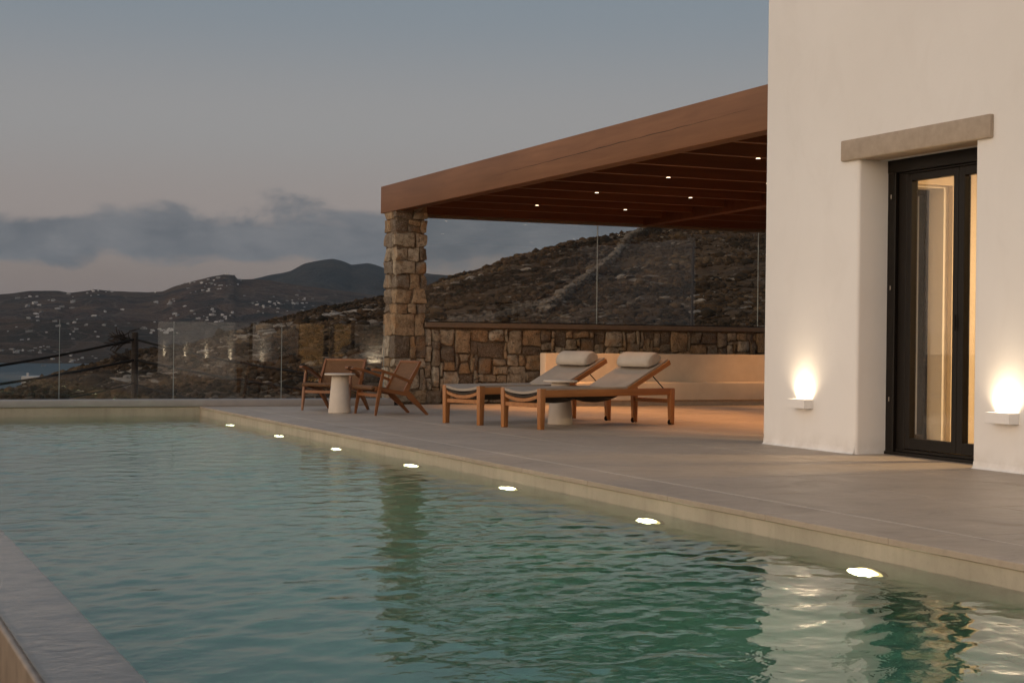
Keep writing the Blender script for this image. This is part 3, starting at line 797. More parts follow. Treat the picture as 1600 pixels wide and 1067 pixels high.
# kerb under the glass balustrade
kerb = empty('terrace_kerb', (0, YF, 0), label='low pale rendered kerb carrying the glass balustrade behind the pool', cat='kerb')
t = BM(); bx(t, (-9, -0.02, 0.0), (7.0, 0.30, 0.085), 0.008, 2); link('kerb_body', mesh_of(t, 'kerb_body', 30), KERB, kerb)
t = BM(); bx(t, (-9, 0.0, -2.4), (-1.0, 0.28, -0.002)); link('kerb_foot', mesh_of(t, 'kerb_foot'), KERB, kerb)
t = BM(); bx(t, (7.004, -0.01, 0.0), (7.06, 0.1, 0.075), 0.006); link('kerb_end', mesh_of(t, 'kerb_end'), RUBBER, kerb)
bal = empty('glass_balustrade', (0, 19.98, 0.085), label='frameless clear glass balustrade standing on the kerb beyond the pool', cat='balustrade')
t = BM(); bx(t, (0.005, -0.006, 0), (1.38, 0.006, 0.965)); gp = mesh_of(t, 'glass_panel'); gp.materials.append(GLASS)
t = BM(); bx(t, (1.3815, -0.0065, 0), (1.3872, 0.0065, 0.966)); ge_ = mesh_of(t, 'glass_joint'); ge_.materials.append(EDGE)
for k in range(-7, 2):
    x0 = 4.158 + (k - 0) * 1.3835 + 0.002 - 0.0
    pn = link('glass_panel', gp, None, bal, (x0, 0, 0)); pn.rotation_euler = (rnd.gauss(0, 0.0015), 0, rnd.gauss(0, 0.002))
    link('glass_joint', ge_, None, pn)
# ------------------------------------------------------------------ pool lights
def pool_light(y, z, label):
    o = empty('pool_light', (XP - 0.002, y, z), label=label, cat='pool light', group='underwater lights along the pool wall')
    t = BM(); lathe(t, [(0.125, 0.0), (0.13, 0.012), (0.112, 0.018), (0.105, 0.012)], 32); t.transform(Matrix.Rotation(-math.pi / 2, 4, 'Y')); link('rim', mesh_of(t, 'rim', 30), STEEL, o)
    t = BM(); lathe(t, [(0.104, 0.0), (0.104, 0.014), (0.05, 0.017)], 32); t.transform(Matrix.Rotation(-math.pi / 2, 4, 'Y')); link('lens', mesh_of(t, 'lens'), POOLLAMP, o)
    t = BM(); lathe(t, [(0.074, 0.0150), (0.070, 0.030), (0.050, 0.043), (0.02, 0.048)], 28); t.transform(Matrix.Rotation(-math.pi / 2, 4, 'Y')); link('bulb', mesh_of(t, 'bulb'), POOLCORE, o)
    l = bpy.data.lights.new('pool_light_beam', 'AREA'); l.shape = 'DISK'; l.size = 0.18; l.energy = 1.8; l.color = (1.0, 0.84, 0.5)
    lo = bpy.data.objects.new('pool_light_beam', l); C.objects.link(lo); lo.parent = o; lo.location = (-0.06, 0, 0); lo.rotation_euler = (0, R(90), 0)
for y, z, s in ((6.035, -0.50, 'lit underwater pool light opposite the glazed house door'), (8.10, -0.50, 'lit underwater pool light opposite the wall between door and house corner'),
                (10.10, -0.50, 'lit underwater pool light opposite the house corner'), (12.05, -0.48, 'lit underwater pool light fourth from the kerb end of the pool'),
                (14.03, -0.53, 'lit underwater pool light opposite the two sun loungers'), (15.95, -0.55, 'lit underwater pool light beside the woven lounge chairs'),
                (18.05, -0.6, 'lit underwater pool light closest to the kerb end of the pool')):
    pool_light(y, z, s)

# ------------------------------------------------------------------ house
XF, YC = 7.557, 11.80
OY0, OY1, OZ = 9.075, 10.455, 2.325
house = empty('house', (XF, YC, 0), label='tall smooth white plastered house beside the terrace with a lintelled glass door', cat='house')
def hpart(name, bm, material, smooth=False, parent=None):
    me = mesh_of(bm, name, smooth)
    o = link(name, me, material, parent or house)
    o.matrix_parent_inverse = Matrix.Translation((-XF, -YC, 0))
    return o
def wall_with_hole(axis_pts, zpts, hole, x0, x1, swap=False):
    t = bmesh.new()
    def P(u, x, z): return (u, x, z) if swap else (x, u, z)
    nu, nz = len(axis_pts) - 1, len(zpts) - 1
    filled = {(i, j) for i in range(nu) for j in range(nz)} - set(hole)
    cache = {}
    def V_(u, x, z):
        k = (round(u, 4), round(x, 4), round(z, 4))
        if k not in cache: cache[k] = t.verts.new(P(u, x, z))
        return cache[k]
    for i, j in filled:
        u0, u1 = axis_pts[i], axis_pts[i + 1]; z0, z1 = zpts[j], zpts[j + 1]
        for x in (x0, x1): t.faces.new([V_(u0, x, z0), V_(u1, x, z0), V_(u1, x, z1), V_(u0, x, z1)])
        if (i - 1, j) not in filled: t.faces.new([V_(u0, x0, z0), V_(u0, x1, z0), V_(u0, x1, z1), V_(u0, x0, z1)])
        if (i + 1, j) not in filled: t.faces.new([V_(u1, x0, z0), V_(u1, x1, z0), V_(u1, x1, z1), V_(u1, x0, z1)])
        if (i, j - 1) not in filled: t.faces.new([V_(u0, x0, z0), V_(u1, x0, z0), V_(u1, x1, z0), V_(u0, x1, z0)])
        if (i, j + 1) not in filled: t.faces.new([V_(u0, x0, z1), V_(u1, x0, z1), V_(u1, x1, z1), V_(u0, x1, z1)])
    bmesh.ops.recalc_face_normals(t, faces=t.faces)
    return t
def bevel_sharp(t, sel, off, seg):
    es = [e for e in t.edges if len(e.link_faces) == 2 and e.calc_face_angle(0) > 0.5 and sel(e)]
    bmesh.ops.bevel(t, geom=es, offset=off, segments=seg, profile=0.5, affect='EDGES')
t = wall_with_hole([1.0, OY0, OY1, YC], [-0.05, OZ, 7.0], [(1, 0)], XF, XF + 0.46)
bevel_sharp(t, lambda e: abs(e.verts[0].co.x - XF) < 1e-4 and abs(e.verts[1].co.x - XF) < 1e-4 and (abs(e.verts[0].co.z - e.verts[1].co.z) > 1e-3 or abs(e.verts[0].co.z - OZ) < 1e-3), 0.03, 4)
hpart('wall', t, PLASTER, 35)
# flared plaster skirt where the wall meets the deck
t = BM()
for ya, yb in ((1.0, OY0 - 0.015), (OY1 + 0.015, YC - 0.02)):
    for k in range(5):
        pass
    prof = [(0.0, 0.05), (-0.002, 0.025), (-0.006, 0.011), (-0.014, 0.004), (-0.022, 0.001)]
    A = [t.verts.new((XF + x - 0.001, ya, z)) for x, z in prof]; B = [t.verts.new((XF + x - 0.001, yb, z)) for x, z in prof]
    for k in range(4): t.faces.new((A[k], A[k + 1], B[k + 1], B[k])).smooth = True
hpart('wall_skirt', t, PLASTER, True)
t = wall_with_hole([XF + 0.46, XF + 0.47 + 0.02, 9.15, 12.45, 13.0, 17.0], [-0.05, 0.02, 1.0, 1.62, 2.25, 7.0], [(1, 1), (1, 2), (1, 3), (3, 2)], YC - 0.4, YC, swap=True)
hpart('wall', t, PLASTER, 30)
t = BM(); bx(t, (XF + 0.46, 1.0, 6.8), (17.0, YC - 0.4, 7.0)); hpart('roof', t, PLASTER)
t = BM(); bx(t, (16.6, 1.4, -0.05), (17.0, YC - 0.4, 6.8)); hpart('wall', t, PLASTER)
t = BM(); bx(t, (XF + 0.46, 1.0, -0.05), (17.0, 1.4, 6.8)); hpart('wall', t, PLASTER)
t = BM(); bx(t, (XF - 0.035, 8.887, 2.322), (XF + 0.2, 10.655, 2.488), 0.012, 3); hpart('lintel', t, LINTEL, 30)
# interior seen through the panes
INT = simple('interior_plaster', (0.66, 0.56, 0.42), 0.85, 0.2, 3, 0.06)
FLOORI = simple('interior_floor', (0.40, 0.30, 0.20), 0.4, 0.4, 4, 0.1)
t = BM(); bx(t, (XF + 0.46, 5.4, -0.2), (11.9, YC - 0.4, 0.004)); hpart('room_floor', t, FLOORI)
t = BM(); bx(t, (11.9, 5.3, -0.1), (12.0, YC - 0.4, 2.75)); hpart('room_wall', t, INT)
t = BM(); bx(t, (XF + 0.46, 5.3, -0.1), (11.9, 5.4, 2.75)); hpart('room_wall', t, INT)
t = BM(); bx(t, (XF + 0.46, 5.3, 2.75), (12.0, YC - 0.4, 2.85)); hpart('room_ceiling', t, INT)
t = BM(); bx(t, (9.2, YC - 0.46, 0.004), (11.9, YC - 0.402, 2.75)); hpart('room_wall', t, INT)

# glazed door: frame, folding leaves, handles
FX = XF + 0.285
t = BM()
bx(t, (FX, OY1 - 0.095, 0.0), (FX + 0.11, OY1 + 0.02, 2.33), 0.004)
bx(t, (FX + 0.03, OY1 - 0.198, 0.0), (FX + 0.12, OY1 - 0.098, 2.26), 0.004)
bx(t, (FX, OY0 - 0.02, 0.0), (FX + 0.11, OY0 + 0.07, 2.33), 0.004)
bx(t, (FX - 0.004, OY0 - 0.02, 2.225), (FX + 0.115, OY1 + 0.02, 2.34), 0.004)
bx(t, (FX + 0.025, OY0 + 0.07, 2.208), (FX + 0.105, OY1 - 0.1, 2.224), 0.004)
bx(t, (FX - 0.012, OY0 - 0.02, -0.01), (FX + 0.12, OY1 + 0.02, 0.026), 0.003)
bx(t, (FX + 0.02, OY0 - 0.02, 0.028), (FX + 0.10, OY1 - 0.1, 0.05), 0.003)
door = hpart('door', t, BLACKM)
def leaf(y0, y1, s=0.062):
    z0, z1 = 0.055, 2.205; x0, x1 = FX + 0.028, FX + 0.092
    t = BM()
    bx(t, (x0, y0, z0), (x1, y0 + s, z1), 0.004); bx(t, (x0, y1 - s, z0), (x1, y1, z1), 0.004)
    bx(t, (x0 + 0.001, y0 + s, z0), (x1 - 0.001, y1 - s, z0 + 0.085), 0.003); bx(t, (x0 + 0.001, y0 + s, z1 - s), (x1 - 0.001, y1 - s, z1), 0.003)
    o = link('leaf_frame', mesh_of(t, 'leaf_frame'), BLACKM, door)
    t = BM(); bx(t, (x0 + 0.028, y0 + s - 0.006, z0 + 0.08), (x0 + 0.036, y1 - s + 0.006, z1 - s + 0.006)); link('glass_pane', mesh_of(t, 'glass_pane'), DOORGLASS, door)
leaf(9.640, 10.25, 0.055); leaf(9.045, 9.634, 0.066)
t = BM(); bar(t, (FX + 0.012, 9.643, 0.98), (FX + 0.012, 9.643, 1.10), 0.014, 0.014); link('handle', mesh_of(t, 'handle'), BLACKM, door)
t = BM()
for z in (0.42, 1.30, 2.02):
    bx(t, (FX - 0.010, OY1 - 0.052, z), (FX + 0.002, OY1 - 0.044, z + 0.035), 0.002)
link('hinge_pin', mesh_of(t, 'hinge_pin'), STEEL, door)
# panes of the wall facing the pergola
def pane_window(x0, x1, z0, z1, n):
    t = BM(); s = 0.05
    bx(t, (x0, YC - 0.2, z0), (x1, YC - 0.12, z0 + s)); bx(t, (x0, YC - 0.2, z1 - s), (x1, YC - 0.12, z1))
    for k in range(n + 1):
        x = x0 + (x1 - x0 - s) * k / n; bx(t, (x, YC - 0.198, z0 + s), (x + s * (1.6 if 0 < k < n else 1), YC - 0.122, z1 - s))
    f = hpart('window', t, BLACKM)
    t = BM(); bx(t, (x0 + s, YC - 0.164, z0 + s), (x1 - s, YC - 0.156, z1 - s)); link('glass_pane', mesh_of(t, 'glass_pane'), DOORGLASS, f)
pane_window(XF + 0.492, 9.15, 0.02, 2.25, 2)
pane_window(12.45, 13.0, 1.0, 1.62, 1)
t = BM(); bx(t, (8.70, YC - 0.46, 0.004), (8.785, YC - 0.205, 2.75)); hpart('inner_pier', t, INT)
t = BM(); bx(t, (XF + 0.46, YC - 0.46, 2.27), (9.199, YC - 0.402, 2.75)); hpart('room_wall', t, INT)

# things inside
cur = empty('curtain', (9.45, 11.22, 0.0), label='cream curtain gathered inside the house door', cat='curtain'); cur.rotation_euler = (0, 0, R(90))
t = BM(); n = 60
for k in range(n + 1):
    s = k / n; x = 0.035 * math.sin(s * 44) ; t.verts.new((x, -0.9 + 0.32 + 0.0 * s, 0)) if False else None
A = [t.verts.new((0.03 * math.sin(k * 0.9), -0.62 + 0.55 * k / n, 0.03)) for k in range(n + 1)]; B = [t.verts.new((0.03 * math.sin(k * 0.9), -0.62 + 0.55 * k / n, 2.68)) for k in range(n + 1)]
for k in range(n): t.faces.new((A[k], A[k + 1], B[k + 1], B[k])).smooth = True
me = mesh_of(t, 'drape', True)
dr = link('drape', me, mat('cream_linen', fabric_b((0.62, 0.53, 0.40))), cur); sm_ = dr.modifiers.new('thick', 'SOLIDIFY'); sm_.thickness = 0.004
t = BM(); tube(t, [(0, -0.7, 2.70), (0, 0.2, 2.70)], 0.012); link('rod', mesh_of(t, 'rod'), BLACKM, cur)
sofa = empty('sofa', (10.6, 9.9, 0.004), 0.0, label='low taupe sofa inside the lit room behind the door glass', cat='sofa')
t = BM(); bx(t, (-0.4, -1.0, 0.06), (0.4, 1.0, 0.26), 0.02, 2); link('base', mesh_of(t, 'base', 30), SLING, sofa)
t = BM(); bx(t, (-0.42, -0.98, 0.262), (0.24, 0.98, 0.42), 0.05, 3); link('seat_cushion', mesh_of(t, 'seat_cushion', 30), PILLOW, sofa)
t = BM(); bx(t, (0.25, -1.0, 0.262), (0.44, 1.0, 0.72), 0.05, 3); link('backrest', mesh_of(t, 'backrest', 30), SLING, sofa)
cl_ = empty('ceiling_lamp', (10.2, 9.3, 2.735), label='glowing flat ceiling lamp inside the house room', cat='lamp')
t = BM(); lathe(t, [(0.30, 0.012), (0.30, -0.03), (0.27, -0.03)], 32); link('lamp_body', mesh_of(t, 'lamp_body', 30), PLASTER, cl_)
t = BM(); lathe(t, [(0.265, -0.028), (0.265, -0.034)], 32); link('lens', mesh_of(t, 'lens'), ROOMLAMP, cl_)
ld = bpy.data.lights.new('room_light', 'AREA'); ld.shape = 'DISK'; ld.size = 0.5; ld.energy = 200; ld.color = (1.0, 0.70, 0.38)
lo = bpy.data.objects.new('room_light', ld); C.objects.link(lo); lo.parent = cl_; lo.location = (0, 0, -0.045)

# wall lamps washing up the plaster
def wall_lamp(loc, rz, label, power=3.1):
    o = empty('wall_lamp', loc, rz, label=label, cat='wall lamp', group='uplighting wall lamps on the white house')
    t = BM()   # local: wall plane at x=0, lamp projects to -x
    bx(t, (-0.088, -0.125, 0.0), (-0.080, 0.125, 0.075), 0.002); bx(t, (-0.0795, -0.125, 0.0), (-0.001, -0.117, 0.075)); bx(t, (-0.0795, 0.117, 0.0), (-0.001, 0.125, 0.075)); bx(t, (-0.0795, -0.1165, 0.0), (-0.001, 0.1165, 0.008))
    link('housing', mesh_of(t, 'housing'), PLASTER, o)
    t = BM(); bx(t, (-0.074, -0.112, 0.05), (-0.006, 0.112, 0.058)); link('lens', mesh_of(t, 'lens'), LAMP, o)
    l = bpy.data.lights.new('wall_lamp_light', 'AREA'); l.shape = 'RECTANGLE'; l.size = 0.05; l.size_y = 0.19; l.energy = power; l.color = (1.0, 0.78, 0.52); l.spread = R(125)
    lo = bpy.data.objects.new('wall_lamp_light', l); C.objects.link(lo); lo.parent = o; lo.location = (-0.042, 0, 0.066); lo.rotation_euler = (math.pi, 0, 0)
for y, s in ((11.165, 'white box wall lamp glowing between the house corner and the door'), (8.72, 'white box wall lamp glowing beside the door, away from the house corner'),
             (6.55, 'white box wall lamp further along the house front past the door'), (4.45, 'white box wall lamp far along the house front past the door'), (1.8, 'white box wall lamp at the far end of the house front')):
    wall_lamp((XF - 0.001, y, 0.335), 0, s)
wall_lamp((9.50, YC + 0.001, 0.335), -math.pi / 2, 'white box wall lamp on the house wall under the pergola')

# ------------------------------------------------------------------ pillar and rubble wall
def stone_block(a, b, seed, rnd_=0.25, jit=0.012, cuts=3, skew=0.08):
    """rounded irregular block; a, b opposite corners"""
    t = bmesh.new(); bmesh.ops.create_cube(t, size=2.0)
    bmesh.ops.subdivide_edges(t, edges=t.edges[:], cuts=cuts, use_grid_fill=True)
    a = Vector(a); b = Vector(b); c = (a + b) / 2; h = (b - a) / 2
    r = random.Random(seed); off = Vector((r.uniform(-50, 50), r.uniform(-50, 50), r.uniform(-50, 50)))
    rad = min(h.x, h.y, h.z) * rnd_ + 0.003
    sk = [max(-0.16, min(0.16, r.gauss(0, skew))) for _ in range(4)]
    for v in t.verts:
        p = v.co.copy()
        # spread the inner loops towards the edges so that faces stay flat and only edges round off
        q = Vector([math.copysign(abs(x) ** 0.55, x) if abs(x) < 1 else x for x in p])
        w_ = Vector((q.x * h.x, q.y * h.y, q.z * h.z))
        inner_ = Vector([max(-hh + rad, min(hh - rad, ww)) for hh, ww in zip(h, w_)])
        d = w_ - inner_
        if d.length > 1e-6: w_ = inner_ + d.normalized() * rad
        w_.z += (sk[0] * q.x + sk[2] * q.y) * min(h.z, 0.09) * 1.0 * abs(q.z) * (1 if q.z > 0 else -1) * 0.9; w_.x += sk[1] * q.z * min(h.x, 0.09) * q.x; w_.z += sk[3] * q.x * min(h.z, 0.05)
        k = off + w_ * 9
        w_ += Vector((mnoise.noise(k), mnoise.noise(k + Vector((9, 0, 0))), mnoise.noise(k + Vector((0, 9, 0))))) * jit * 1.6
        k2 = off + w_ * 26
        w_ += Vector((mnoise.noise(k2), mnoise.noise(k2 + Vector((9, 0, 0))), mnoise.noise(k2 + Vector((0, 9, 0))))) * jit * 0.7
        v.co = w_
    for f in t.faces: f.smooth = True
    me = mesh_of(t, 'stone', 42)
    return me, c
sw = empty('rubble_wall', (7.6, 20.3, 0), label='rough rubble stone wall under the long pergola window', cat='stone wall')
SWY = 20.30
t = BM(); bx(t, (7.36, SWY + 0.030, -0.1), (14.2, SWY + 0.42, 1.028)); o = link('mortar', mesh_of(t, 'mortar'), MORTAR, sw); o.matrix_parent_inverse = Matrix.Translation((-7.6, -20.3, 0))
cell = 0.056
nxs, nzs = int(5.75 / cell), int(1.03 / cell)
occ = np.zeros((nxs, nzs), bool)
rs = random.Random(5); stones = []
for j in range(nzs):
    for i in range(nxs):
        if occ[i, j]: continue
        big = rs.random()
        if big < 0.22: w_, h_ = rs.randint(4, 7), rs.randint(3, 5)
        elif big < 0.75: w_, h_ = rs.randint(3, 5), rs.randint(2, 4)
        elif big < 0.9: w_, h_ = rs.randint(3, 6), rs.randint(1, 2)
        else: w_, h_ = 2, rs.randint(1, 3)
        w_ = min(w_, nxs - i); h_ = min(h_, nzs - j)
        k = 0
        while k < w_ and not occ[i + k, j]: k += 1
        w_ = k
        while h_ > 1 and occ[i:i + w_, j:j + h_].any(): h_ -= 1
        if nzs - (j + h_) == 1: h_ += 1 if not occ[i:i + w_, j:nzs].any() else 0
        occ[i:i + w_, j:j + h_] = True
        stones.append((i, j, w_, h_))
big_ = sorted(stones, key=lambda s: -s[2] * s[3])
small_V = BM()
for n_, (i, j, w_, h_) in enumerate(big_):
    x0 = 7.62 + i * cell + rs.uniform(0.004, 0.010); x1 = 7.62 + (i + w_) * cell - rs.uniform(0.004, 0.010); z0 = j * cell + rs.uniform(0.003, 0.009); z1 = (j + h_) * cell - rs.uniform(0.003, 0.009)
    # behind the bench nothing shows: keep only what the photo can show
    if x0 > 9.2 and z1 < 0.50: continue
    pr = rs.uniform(-0.012, 0.03)
    me_, c_ = stone_block((x0, SWY - pr, z0), (x1, SWY + 0.16, z1), n_ * 3 + 1, rs.uniform(0.16, 0.46), rs.uniform(0.011, 0.019))
    if n_ < 295:
        o = link('stone', me_, STONE, sw, c_ - Vector((7.6, 20.3, 0)))
    else:
        t_ = bmesh.new(); t_.from_mesh(me_); add_bm(small_V, t_, Matrix.Translation(c_ - Vector((7.6, 20.3, 0)))); bpy.data.meshes.remove(me_)
if len(small_V.verts): link('chinking', mesh_of(small_V, 'chinking', 42), STONE, sw, kind='stuff')
else: small_V.free()
t = BM(); bx(t, (7.615, SWY - 0.035, 1.03), (14.2, SWY + 0.46, 1.10), 0.006); o = link('sill', mesh_of(t, 'sill'), CAPM, sw); o.matrix_parent_inverse = Matrix.Translation((-7.6, -20.3, 0))

PX0, PX1, PY0, PY1 = 7.185, 7.615, 20.27, 20.75
PZ = 2.66
pil = empty('stone_pillar', (PX0, PY0, 0), label='square rubble stone pillar carrying the free corner of the pergola', cat='pillar')
t = BM(); bx(t, (PX0 + 0.022, PY0 + 0.022, -0.05), (PX1 - 0.022, PY1 - 0.022, PZ)); o = link('mortar', mesh_of(t, 'mortar'), MORTAR, pil); o.matrix_parent_inverse = Matrix.Translation((-PX0, -PY0, 0))
z = 0.0; rp = random.Random(21); k = 0; flip = 0
def pst(a_, b_, jit=0.015):
    global k
    k += 1
    me_, c_ = stone_block(a_, b_, 900 + k, rp.uniform(0.10, 0.26), jit, 3, 0.06)
    link('stone', me_, STONE, pil, c_ - Vector((PX0, PY0, 0)))
G = 0.008
while z < PZ - 0.03:
    h_ = min(rp.choice((0.13, 0.18, 0.22, 0.26, 0.30, 0.20)), PZ - z)
    if PZ - (z + h_) < 0.08: h_ = PZ - z
    e = lambda: rp.uniform(-0.012, 0.022)
    wf = rp.uniform(0.16, 0.21) if flip else rp.uniform(0.22, 0.29)     # quoin width on the face towards the pool end
    ws = rp.uniform(0.20, 0.27) if flip else rp.uniform(0.12, 0.17)     # quoin width on the side face
    pst((PX0 - e(), PY0 - e(), z + G), (PX0 + wf, PY0 + ws, z + h_ - G))
    # rest of the front face
    xr = PX0 + wf + G * 1.6
    if PX1 - xr > 0.17 and rp.random() < 0.55:
        xm = xr + rp.uniform(0.06, PX1 - xr - 0.08)
        if h_ > 0.17 and rp.random() < 0.6:
            zm = z + h_ * rp.uniform(0.4, 0.6); pst((xr, PY0 - e(), z + G), (xm, PY0 + 0.12, zm - G * 0.7)); pst((xr, PY0 - e(), zm + G * 0.7), (xm, PY0 + 0.12, z + h_ - G))
        else: pst((xr, PY0 - e(), z + G), (xm, PY0 + 0.12, z + h_ - G))
        pst((xm + G * 1.6, PY0 - e(), z + G), (PX1 + e(), PY0 + 0.2, z + h_ - G))
    else: pst((xr, PY0 - e(), z + G), (PX1 + e(), PY0 + 0.2, z + h_ - G))
    # rest of the side face
    yr = PY0 + ws + G * 1.6
    if h_ > 0.19 and rp.random() < 0.4:
        zm = z + h_ * rp.uniform(0.4, 0.6); pst((PX0 - e(), yr, z + G), (PX0 + 0.12, PY1 + e(), zm - G * 0.7)); pst((PX0 - e(), yr, zm + G * 0.7), (PX0 + 0.12, PY1 + e(), z + h_ - G))
    else: pst((PX0 - e(), yr, z + G), (PX0 + 0.12, PY1 + e(), z + h_ - G))
    z += h_; flip ^= 1

# long built-in bench
bench = empty('built_in_bench', (9.04, 19.07, 0), label='long cream plastered built in bench against the rubble wall', cat='bench')
bi = Matrix.Translation((-9.04, -19.07, 0))
t = BM(); bx(t, (9.10, 19.6, 0.0), (14.2, 19.775, 0.70), 0.012, 3); o = link('backrest', mesh_of(t, 'backrest', 30), CREAM, bench); o.matrix_parent_inverse = bi
t = BM(); bx(t, (9.13, 19.07, 0.075), (14.2, 19.598, 0.315), 0.012, 3); o = link('seat', mesh_of(t, 'seat', 30), CREAM, bench); o.matrix_parent_inverse = bi
t = BM(); bx(t, (9.16, 19.12, 0.0), (14.2, 19.59, 0.074)); o = link('plinth', mesh_of(t, 'plinth'), LINTEL, bench); o.matrix_parent_inverse = bi

# ------------------------------------------------------------------ pergola
pg = empty('pergola', (7.2, 20.5, 2.5), label='timber pergola roof with deep brown fascia joining house and pillar', cat='pergola')
pgi = Matrix.Translation((-7.2, -20.5, -2.5))
def pgp(name, bm, material, smooth=False):
    o = link(name, mesh_of(bm, name, smooth), material, pg); o.matrix_parent_inverse = pgi; return o
A0 = Vector((7.145, 20.80)); A1 = Vector((7.60, YC + 0.005))   # outer line of the fascia, pillar end and house end
zb0, zt0, zb1, zt1 = 2.578, 2.945, 2.722, 3.118
def fl(s, off=0.0):   # point on the fascia line, s=0 house end, 1 pillar end
    p = A1.lerp(A0, s); nrm = Vector((-(A0 - A1).y, (A0 - A1).x)).normalized()
    if nrm.x < 0: nrm = -nrm
    return p + nrm * off
def beam_along(s0, s1, o0, o1, zlo, zhi, bev=0.006):
    t = BM(); P = []
    for zz in (zlo, zhi):
        for s, o_ in ((s0, o0), (s0, o1), (s1, o1), (s1, o0)):
            q = fl(s, o_); P.append((q.x, q.y, zz[0] + (zz[1] - zz[0]) * s))
    hexa(t, P, bev); return t
pgp('fascia_beam', beam_along(0, 1, 0.0, 0.05, (zb1, zb0), (zt1, zt0), 0.004), FASCIA, 30)
t = BM(); rows = []; rc = random.Random(9)
for k in range(41):
    s_ = 0.03 + 0.60 * k / 40; q_ = fl(s_, -0.0012); zc_ = zb1 + (zb0 - zb1) * s_ + (0.215 - 0.06 * k / 40 + rc.gauss(0, 0.003)); hw = 0.0035 * math.sin(math.pi * (0.04 + 0.94 * k / 40)) * rc.uniform(0.5, 1.2)
    rows.append((t.verts.new((q_.x, q_.y, zc_ - hw)), t.verts.new((q_.x, q_.y, zc_ + hw))))
for a_, b_ in zip(rows, rows[1:]): t.faces.new((a_[0], b_[0], b_[1], a_[1]))
pgp('timber_crack', t, POSTW)
pgp('edge_beam', beam_along(0, 0.97, 0.052, 0.20, (zb1 + 0.004, zb0 + 0.004), (zt1 - 0.05, zt0 - 0.05)), JOIST)
def roofz(s): return zb1 + (zb0 - zb1) * s
# joists running away from the pool, one beside every measured mark
js = [0.1, 0.198, 0.302, 0.40, 0.499, 0.594, 0.694, 0.785, 0.88]
joists = []
for k, s in enumerate([0.012] + js):
    q = fl(s, 0.2); zz = roofz(s) + 0.015
    t = BM(); bx(t, (q.x + 0.002, q.y - 0.035, zz), (10.92, q.y + 0.035, zz + 0.20), 0.004); joists.append((q, zz))
    pgp('joist', t, JOIST)
    t = BM(); bx(t, (11.08, q.y - 0.035, zz), (14.2, q.y + 0.035, zz + 0.20), 0.004); pgp('joist', t, JOIST)
def ybeam(x0, x1, y0, y1, z0, z1, name='main_beam'):
    t = BM(); hexa(t, [(x0, y0, z0[0]), (x1, y0, z0[0]), (x1, y1, z0[1]), (x0, y1, z0[1]), (x0, y0, z1[0]), (x1, y0, z1[0]), (x1, y1, z1[1]), (x0, y1, z1[1])], 0.005); pgp(name, t, JOIST)
ybeam(10.925, 11.075, YC + 0.01, 20.26, (2.69, 2.53), (2.95, 2.79))
t = BM(); bx(t, (7.62, 20.32, 2.56), (14.2, 20.62, 2.86), 0.005); pgp('back_beam', t, JOIST)
t = BM(); bx(t, (7.62, 20.40, 2.525), (14.2, 20.56, 2.558), 0.003); pgp('window_head', t, CAPM)
# roof boards over the joists
nb_ = 38
t = BM(); P_ = []
for zz in (0.0, 0.025):
    for q_, z_ in ((fl(0, 0.21), 2.944), (Vector((7.676, YC + 0.01)), 2.944), (Vector((7.676, 20.62)), 2.804), (fl(0.98, 0.21), 2.804)): P_.append((q_.x, q_.y, z_ + zz))
hexa(t, P_); pgp('roof_board', t, JOIST)
for k in range(nb_):
    x0 = 7.68 + k * 0.17; x1 = x0 + 0.166
    s0 = 0.0; y0 = YC + 0.01; y1 = 20.62
    t = BM(); z0 = 2.722 + 0.222; z1 = 2.578 + 0.222 + 0.004
    hexa(t, [(x0, y0, z0), (x1, y0, z0), (x1, y1, z1), (x0, y1, z1), (x0, y0, z0 + 0.025), (x1, y0, z0 + 0.025), (x1, y1, z1 + 0.025), (x0, y1, z1 + 0.025)])
    pgp('roof_board', t, JOIST)
# downlights under every other joist
for r_, xx in ((0, 8.62), (1, 9.91), (2, 12.4)):
    for k in (2, 4, 6, 8):
        q, zz = joists[k]
        lab = {0: 'small lit downlight in the row along the fascia of the pergola', 1: 'small lit downlight in the middle row of the pergola joists', 2: 'small lit downlight in the row behind the main beam of the pergola'}[r_]
        lab = lab.replace('small lit', {2: 'small lit', 4: 'second', 6: 'third', 8: 'fourth'}[k]) + ', counted from the house'
        if k == 2: lab = lab.replace('small lit', 'first')
        o = empty('downlight', (xx, q.y, zz - 0.0005), label=lab, cat='downlight', group='downlights under the pergola joists')
        t = BM(); lathe(t, [(0.036, 0.0), (0.036, -0.004), (0.027, -0.005)], 20); link('rim', mesh_of(t, 'rim'), BLACKM, o)
        t = BM(); lathe(t, [(0.022, -0.0045), (0.022, -0.0065)], 20); link('lens', mesh_of(t, 'lens'), DOWN, o)
        l = bpy.data.lights.new('downlight_beam', 'SPOT'); l.energy = (270 if r_ else 150) * (0.65 if k == 8 and r_ else (1.9 if k == 8 else 1.0)); l.spot_size = R(66); l.spot_blend = 0.9; l.shadow_soft_size = 0.03; l.color = (1.0, 0.45, 0.15)
        lo = bpy.data.objects.new('downlight_beam', l); C.objects.link(lo); lo.parent = o; lo.location = (0, 0, -0.012)
